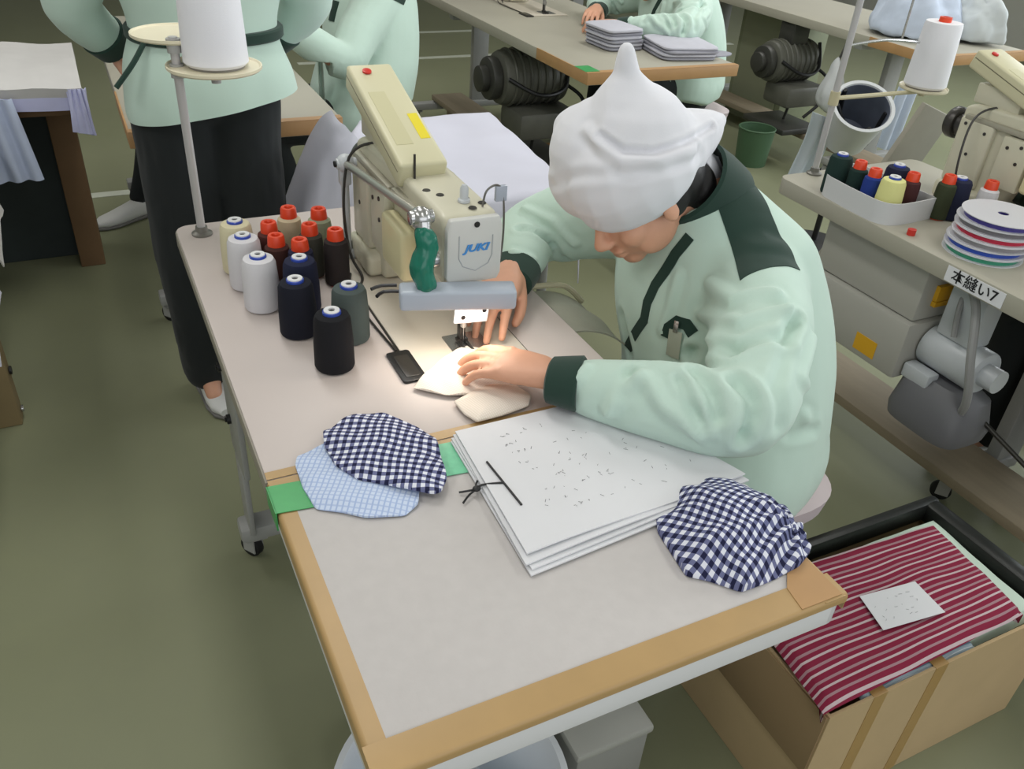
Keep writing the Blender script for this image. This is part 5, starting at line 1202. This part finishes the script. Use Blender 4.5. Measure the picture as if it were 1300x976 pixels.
def gdrape(u, v): return (3.88+0.22*u, 2.46+0.02*v+0.01*math.sin(u*20), 0.98-0.22*v+0.02*math.sin(u*6))
heap('garment_pile', 'pale grey garment heap right of the crumpled blue white garments', (3.93, 2.60, HT+0.004), 0.12, 0.20, 0.22, 7.0, M('grey_white_garment', (200, 206, 208), 0.9, var=0.03))
# bucket on a black stand in the aisle
BK = thing('waste_bucket', 'tilted white bucket with a black lined inside in the aisle at the right', 'bucket', (2.78, 2.02, 0.50))
bc = V((2.66, 1.98, 0.66)); ax = V((-.30, -.52, .80)).normalized()
mb = MB(); mb.lathe([(0, -0.20), (0.085, -0.20), (0.092, -0.195), (0.116, 0.0), (0.124, 0.002), (0.124, 0.010), (0.110, 0.010), (0.106, 0.0), (0.086, -0.186), (0, -0.188)], bc, 44, axis=ax); mb.build('bucket', M('bucket_white', (206, 208, 210), 0.4), BK)
mb = MB(); mb.lathe([(0.1055, 0.004), (0.1085, 0.004), (0.0885, -0.184), (0.0, -0.186), (0.0, -0.180), (0.085, -0.180), (0.1055, 0.004)], bc, 44, axis=ax); LN = mb.build('liner', M('bag_grey_blue', (92, 98, 112), 0.4, var=0.25, scale=9), BK)
m = basis(bc, ax.cross(V((0, 0, 1))), z=ax)
mb = MB(); h = MB()
h.tube([(0.104, 0.0, 0.004), (0.03, 0.03, -0.10), (-0.06, 0.06, -0.165), (-0.10, 0.0, -0.02)], 0.010, n=8); h.tube([(-0.02, 0.104, 0.004), (0.0, 0.04, -0.11), (0.04, -0.04, -0.15), (0.07, -0.075, 0.006)], 0.010, n=8); mb.merge(h.bm, m); mb.build('black_strap', BLACK, LN)
ST = thing('bucket_stand', 'black rod stand holding the tilted white bucket', 'stand', (2.72, 2.05, 0))
mb = MB(); mb.tube([bc+ax*-0.20, (2.735, 2.10, 0.40), (2.74, 2.11, 0.03)], 0.013, n=12); mb.build('post', BLACK, ST)
mb = MB(); mb.lathe([(0, 0), (0.15, 0), (0.15, 0.012), (0.03, 0.03), (0, 0.03)], (2.74, 2.11, 0), 32); mb.build('foot', BLACK, ST)
tag(grid('hanging_cloth', lambda u, v: (2.52+0.15*u+0.01*math.sin(v*5), 2.10+0.05*v+0.012*math.sin(u*14), 0.62-0.34*v-0.05*u), 18, 12, 0.003, M('white_blue_cloth', (200, 208, 218), 0.9)), 'white cloth hanging below the tilted bucket', 'cloth')
tag(grid('hanging_cloth', lambda u, v: (2.83+0.12*u, 1.98+0.02*v+0.012*math.sin(u*14), 0.74-0.26*v-0.03*u), 18, 12, 0.003, BW), 'pale blue cloth hanging right of the tilted bucket below the big white cone', 'cloth')
o = thing('plastic_bag', 'translucent grey white bag hanging by a post left of the tilted bucket', 'bag', (3.2, 2.9, 0.2))
me = MB(); me.chain([(3.40, 2.86, 0.62), (3.39, 2.85, 0.52), (3.38, 2.84, 0.43)], [0.015, 0.05, 0.07], samples=4); mm = volume(me, 0.012, 4); displace(mm, lambda c, n: 0.02*nz(c.x*18, c.y*18, c.z*9)); link('bag', mm, M('bag_white', (196, 198, 200), 0.5), o, 80)
mb = MB(); mb.cyl((3.40, 2.86, 0.61), (3.43, 2.86, 0.71), 0.006, n=8); mb.build('string', DMETAL, o)
o = thing('bin', 'small dull green bin on the floor beyond the far stool', 'bin', (3.05, 2.86, 0)); mb = MB(); mb.lathe([(0, 0), (0.085, 0), (0.10, 0.20), (0.094, 0.20), (0.08, 0.01), (0, 0.01)], (3.20, 3.12, 0), 32); mb.build('bin_body', M('dull_green_plastic', (74, 104, 76), 0.5), o)
mb = MB(); mb.ring((3.20, 3.12, 0.20), 0.098, 0.005); mb.build('rim', M('dull_green_plastic', (74, 104, 76), 0.5), o)
o = thing('footboard', 'long grey wooden footboard on the floor under the farthest row', 'board', (3.60, 3.9, 0)); mb = MB(); mb.span((3.50, 1.8, 0.125), (3.66, 6.2, 0.155), bev=0.003); mb.build('plank', WOOD, o)
for y in (2.0, 4.4, 5.85):
    mb = MB(); mb.span((3.51, y-0.05, 0.0), (3.65, y+0.05, 0.125), bev=0.002); mb.build('block', WOOD, o)
o = thing('cabinet', 'pale green grey cabinet panel beside the far dark motor', 'cabinet', (3.9, 3.75, 0)); mb = MB(); mb.span((3.74, 3.55, 0.0), (4.0, 4.05, 0.70), bev=0.006); mb.build('cabinet_body', M('green_grey_panel', (136, 142, 116), 0.6, var=0.04), o)
mb = MB(); mb.span((3.732, 3.59, 0.08), (3.742, 4.01, 0.66), bev=0.003); mb.build('door', M('green_grey_door', (146, 150, 126), 0.6), o)

# ------------------------------------------------------------------ carton with striped fabrics at the lower right
BX = thing('cardboard_box', 'big cardboard box with brown tape at the lower right', 'box', (1.08, 0.22, 0))
bx0, by0, bx1, by1, bz = 0.785, 0.058, 1.40, 0.39, 0.318
mb = MB(); th = 0.006
O_ = [(bx0, by0), (bx1, by0), (bx1, by1), (bx0, by1)]; I_ = [(bx0+th, by0+th), (bx1-th, by0+th), (bx1-th, by1-th), (bx0+th, by1-th)]
t_ = bmesh.new()
A_ = [[t_.verts.new((x, y, z)) for x, y in q] for q, z in ((O_, 0.001), (O_, bz), (I_, bz), (I_, 0.007))]
t_.faces.new(A_[0][::-1]); t_.faces.new(A_[3])
for a_, b_ in zip(A_, A_[1:]):
    for k in range(4): t_.faces.new((a_[k], a_[(k+1) % 4], b_[(k+1) % 4], b_[k]))
bmesh.ops.recalc_face_normals(t_, faces=t_.faces); mb.merge(t_); mb.build('carton', CARD, BX)
for x in (0.885, 1.035):
    mb = MB(); mb.span((x, by0-0.0008, 0.0), (x+0.032, by0, bz)); mb.span((x, by0-0.0008, bz), (x+0.032, by0+0.03, bz+0.0008)); plabel(mb.build('tape', CARDT, BX), 'brown package tape')
mb = MB(); mb.box((0.7829, 0.224, 0.235), (0.004, 0.326, 0.16), None, bev=0.001); plabel(mb.build('flap', M('carton_inside', (150, 126, 92), 0.85), BX), 'folded down carton flap')
mb = MB(); mb.span((0.79, 0.372, 0.28), (1.41, 0.398, 0.330), bev=0.010); mb.span((1.365, 0.06, 0.28), (1.408, 0.398, 0.328), bev=0.010); plabel(mb.build('liner', M('black_liner', (30, 32, 30), 0.4, bump=0.5, bscale=30), BX), 'black bag liner')
REDS = stripes('red_stripes', (134, 38, 64), [(0.06, 0.22, (200, 180, 184)), (0.50, 0.68, (164, 128, 136))], 0.0270)
BLUES = stripes('blue_stripes', (170, 190, 200), [(0.0, 0.25, (110, 134, 150)), (0.5, 0.6, (214, 224, 226))], 0.014)
PGREEN = M('pale_green_fabric', (196, 214, 200), 0.9, var=0.03)
def slab(name, label, corners, z, h, mat, sag=0.0, sd=0.0, hang=0.0):
    a, b, c, d = [V(q+(0,)) for q in corners]      # near-left, far-left, far-right, near-right
    Wd = (d-a).length; Hd_ = (b-a).length
    def f(u, v):
        p = a.lerp(d, u).lerp(b.lerp(c, u), v); e = min(u, 1-u, v, 1-v)
        ro = h*0.55*max(0, 1-e/0.03)**2
        return (p.x, p.y, z+h-ro+0.004*nz(u*6, v*4, sd)-sag*(1-u)**3-hang*max(0, (0.18-v)/0.18)**2)
    o = grid(name, f, 40, 24, h*0.9, mat, None, uvs=lambda u, v: (u*Wd+0.004*nz(u*5, v*5, sd), v*Hd_+0.006*nz(u*3, v*3, sd+2)))
    return tag(o, label, 'fabric')
slab('folded_fabric', 'pale green folded fabric under the red striped one in the box', [(0.90, 0.075), (0.93, 0.355), (1.362, 0.352), (1.345, 0.075)], 0.275, 0.042, PGREEN, sd=1)
slab('folded_fabric', 'blue grey striped folded fabric showing below the front edge of the red striped one', [(0.865, 0.058), (0.90, 0.30), (1.20, 0.30), (1.15, 0.062)], 0.303, 0.012, BLUES, sd=3)
slab('folded_fabric', 'red and white striped folded fabric filling the top of the cardboard box', [(0.770, 0.062), (0.805, 0.345), (1.310, 0.318), (1.275, 0.072)], 0.324, 0.028, REDS, sag=0.006, sd=5, hang=0.0)
pl = [at(1090, 760, .351), at(1160, 741, .351), at(1198, 781, .351), at(1120, 803, .351)]
o = thing('paper_slip', 'white paper slip with faint writing lying on the red striped fabric', 'paper', (1.04, 0.17, 0.350))
grid('slip', lambda u, v: pl[3].lerp(pl[2], u).lerp(pl[0].lerp(pl[1], u), v)+V((0, 0, 0.007+0.002*u*(1-v))), 8, 8, 0.0008, PAPER, o)
mb = MB(); random.seed(5)
for r_ in range(5):
    for k in range(6):
        if random.random() < 0.35: continue
        u, v = 0.12+k*0.13, 0.2+r_*0.14; p = pl[3].lerp(pl[2], u).lerp(pl[0].lerp(pl[1], u), v)+V((0, 0, 0.0078+0.002*u*(1-v)))
        mb.tube([p, p+V((random.uniform(-.008, .008), random.uniform(-.004, .004), 0))], 0.0004, n=4, samples=1)
mb.build('pencil_marks', M('faint_ink', (168, 168, 174), 0.7), o)

# ------------------------------------------------------------------ under the near end of the table
BS = thing('basin', 'white round basin with pale blue cloth under the near end of the table', 'basin', (0.195, 0.27, 0))
bz = 0.30
mb = MB(); mb.lathe([(0, 0.115), (0.135, 0.115), (0.15, 0.125), (0.186, 0.288), (0.197, 0.292), (0.198, 0.300), (0.186, 0.302), (0.178, 0.292), (0.142, 0.132), (0, 0.124)], (0.205, 0.275, -0.115), 56); mb.build('bowl', M('basin_white', (214, 218, 224), 0.35), BS)
heap('scrap_cloth', 'pale blue cloth scraps lying in the white basin', (0.19, 0.275, 0.015), 0.13, 0.13, 0.10, 3.0, M('sky_cloth', (150, 190, 214), 0.85, var=0.15, scale=12))
heap('scrap_cloth', 'dark navy scrap on the pale blue cloth in the basin', (0.25, 0.24, 0.095), 0.05, 0.05, 0.04, 9.0, M('navy_cloth', (40, 46, 76), 0.85))
GB = thing('storage_box', 'grey storage box under the table beside the white basin', 'box', (0.50, 0.31, 0))
mb = MB(); mb.span((0.425, 0.235, 0), (0.575, 0.40, 0.175), bev=0.008); mb.build('box_body', M('box_dull', (150, 150, 146), 0.55), GB)
mb = MB(); mb.span((0.42, 0.23, 0.165), (0.58, 0.405, 0.185), bev=0.006); mb.build('lid', M('box_lid', (168, 168, 162), 0.5), GB)
# ------------------------------------------------------------------ light
w = bpy.data.worlds.new('world'); S.world = w; w.use_nodes = True
bg = w.node_tree.nodes['Background']; bg.inputs[0].default_value = (0.93, 0.97, 1.0, 1); bg.inputs[1].default_value = 0.36
def area(name, loc, target, size, power, col=(1, 1, 1)):
    l = bpy.data.lights.new(name, 'AREA'); l.shape = 'RECTANGLE'; l.size, l.size_y = size; l.energy = power; l.color = col
    o = bpy.data.objects.new(name, l); COL.objects.link(o); o.location = loc
    o.rotation_euler = (V(target)-V(loc)).to_track_quat('-Z', 'Y').to_euler(); return o
area('window_light', (6.5, 0.6, 2.2), (0.6, 1.2, 0.6), (6.0, 2.0), 215, (0.92, 0.97, 1.0))
area('front_fill_light', (0.3, -2.7, 1.9), (0.4, 1.4, 0.9), (6.0, 1.6), 42, (0.95, 0.98, 1.0))  # unseen fill lamp added to brighten surfaces that face the camera
for x, y, e in ((0.2, -0.6, 7), (0.2, 1.7, 17), (2.4, 0.4, 14), (2.4, 2.8, 18), (1.0, 4.6, 20), (4.2, 3.6, 20), (-1.6, 0.6, 16), (-1.2, 3.0, 12)):
    area('ceiling_tube', (x, y, 2.75), (x, y, 0), (0.35, 1.3), e, (1.0, 0.99, 0.96))
l = bpy.data.lights.new('lamp_light', 'AREA'); l.shape = 'RECTANGLE'; l.size = 0.14; l.size_y = 0.03; l.energy = 0.27; l.color = (1.0, 0.9, 0.78)
o = bpy.data.objects.new('lamp_light', l); COL.objects.link(o); o.location = (0.349, 0.640, 0.8630); o.rotation_euler = (math.radians(0), 0, -0.297)
S.view_settings.view_transform = 'Standard'; S.view_settings.look = 'None'; S.view_settings.gamma = 1; S.view_settings.use_curve_mapping = False; S.view_settings.exposure = 0.0

GROUPS = {'person': 'workers in mint green workwear', 'stool': 'round stools of the workers', 'sewing_machine': 'beige industrial sewing machines', 'thread_stand': 'thread stands on the tables', 'thread_cone': 'big white thread cones',
          'footboard': 'wooden footboards under the rows', 'cloth_piece': 'cloth pieces on the tables', 'fabric_stack': 'stacks of folded fabric', 'folded_fabric': 'folded fabrics in the cardboard box', 'hanging_cloth': 'cloths hanging by the tilted bucket',
          'garment_pile': 'garments on the far right table', 'white_cloth': 'white cloths at the left edge', 'scrap_cloth': 'cloth scraps in the basin'}
for o in COL.objects:
    if o.parent is None and 'label' in o and 'group' not in o:
        g = GROUPS.get(o.name.split('.')[0])
        if g: o['group'] = g
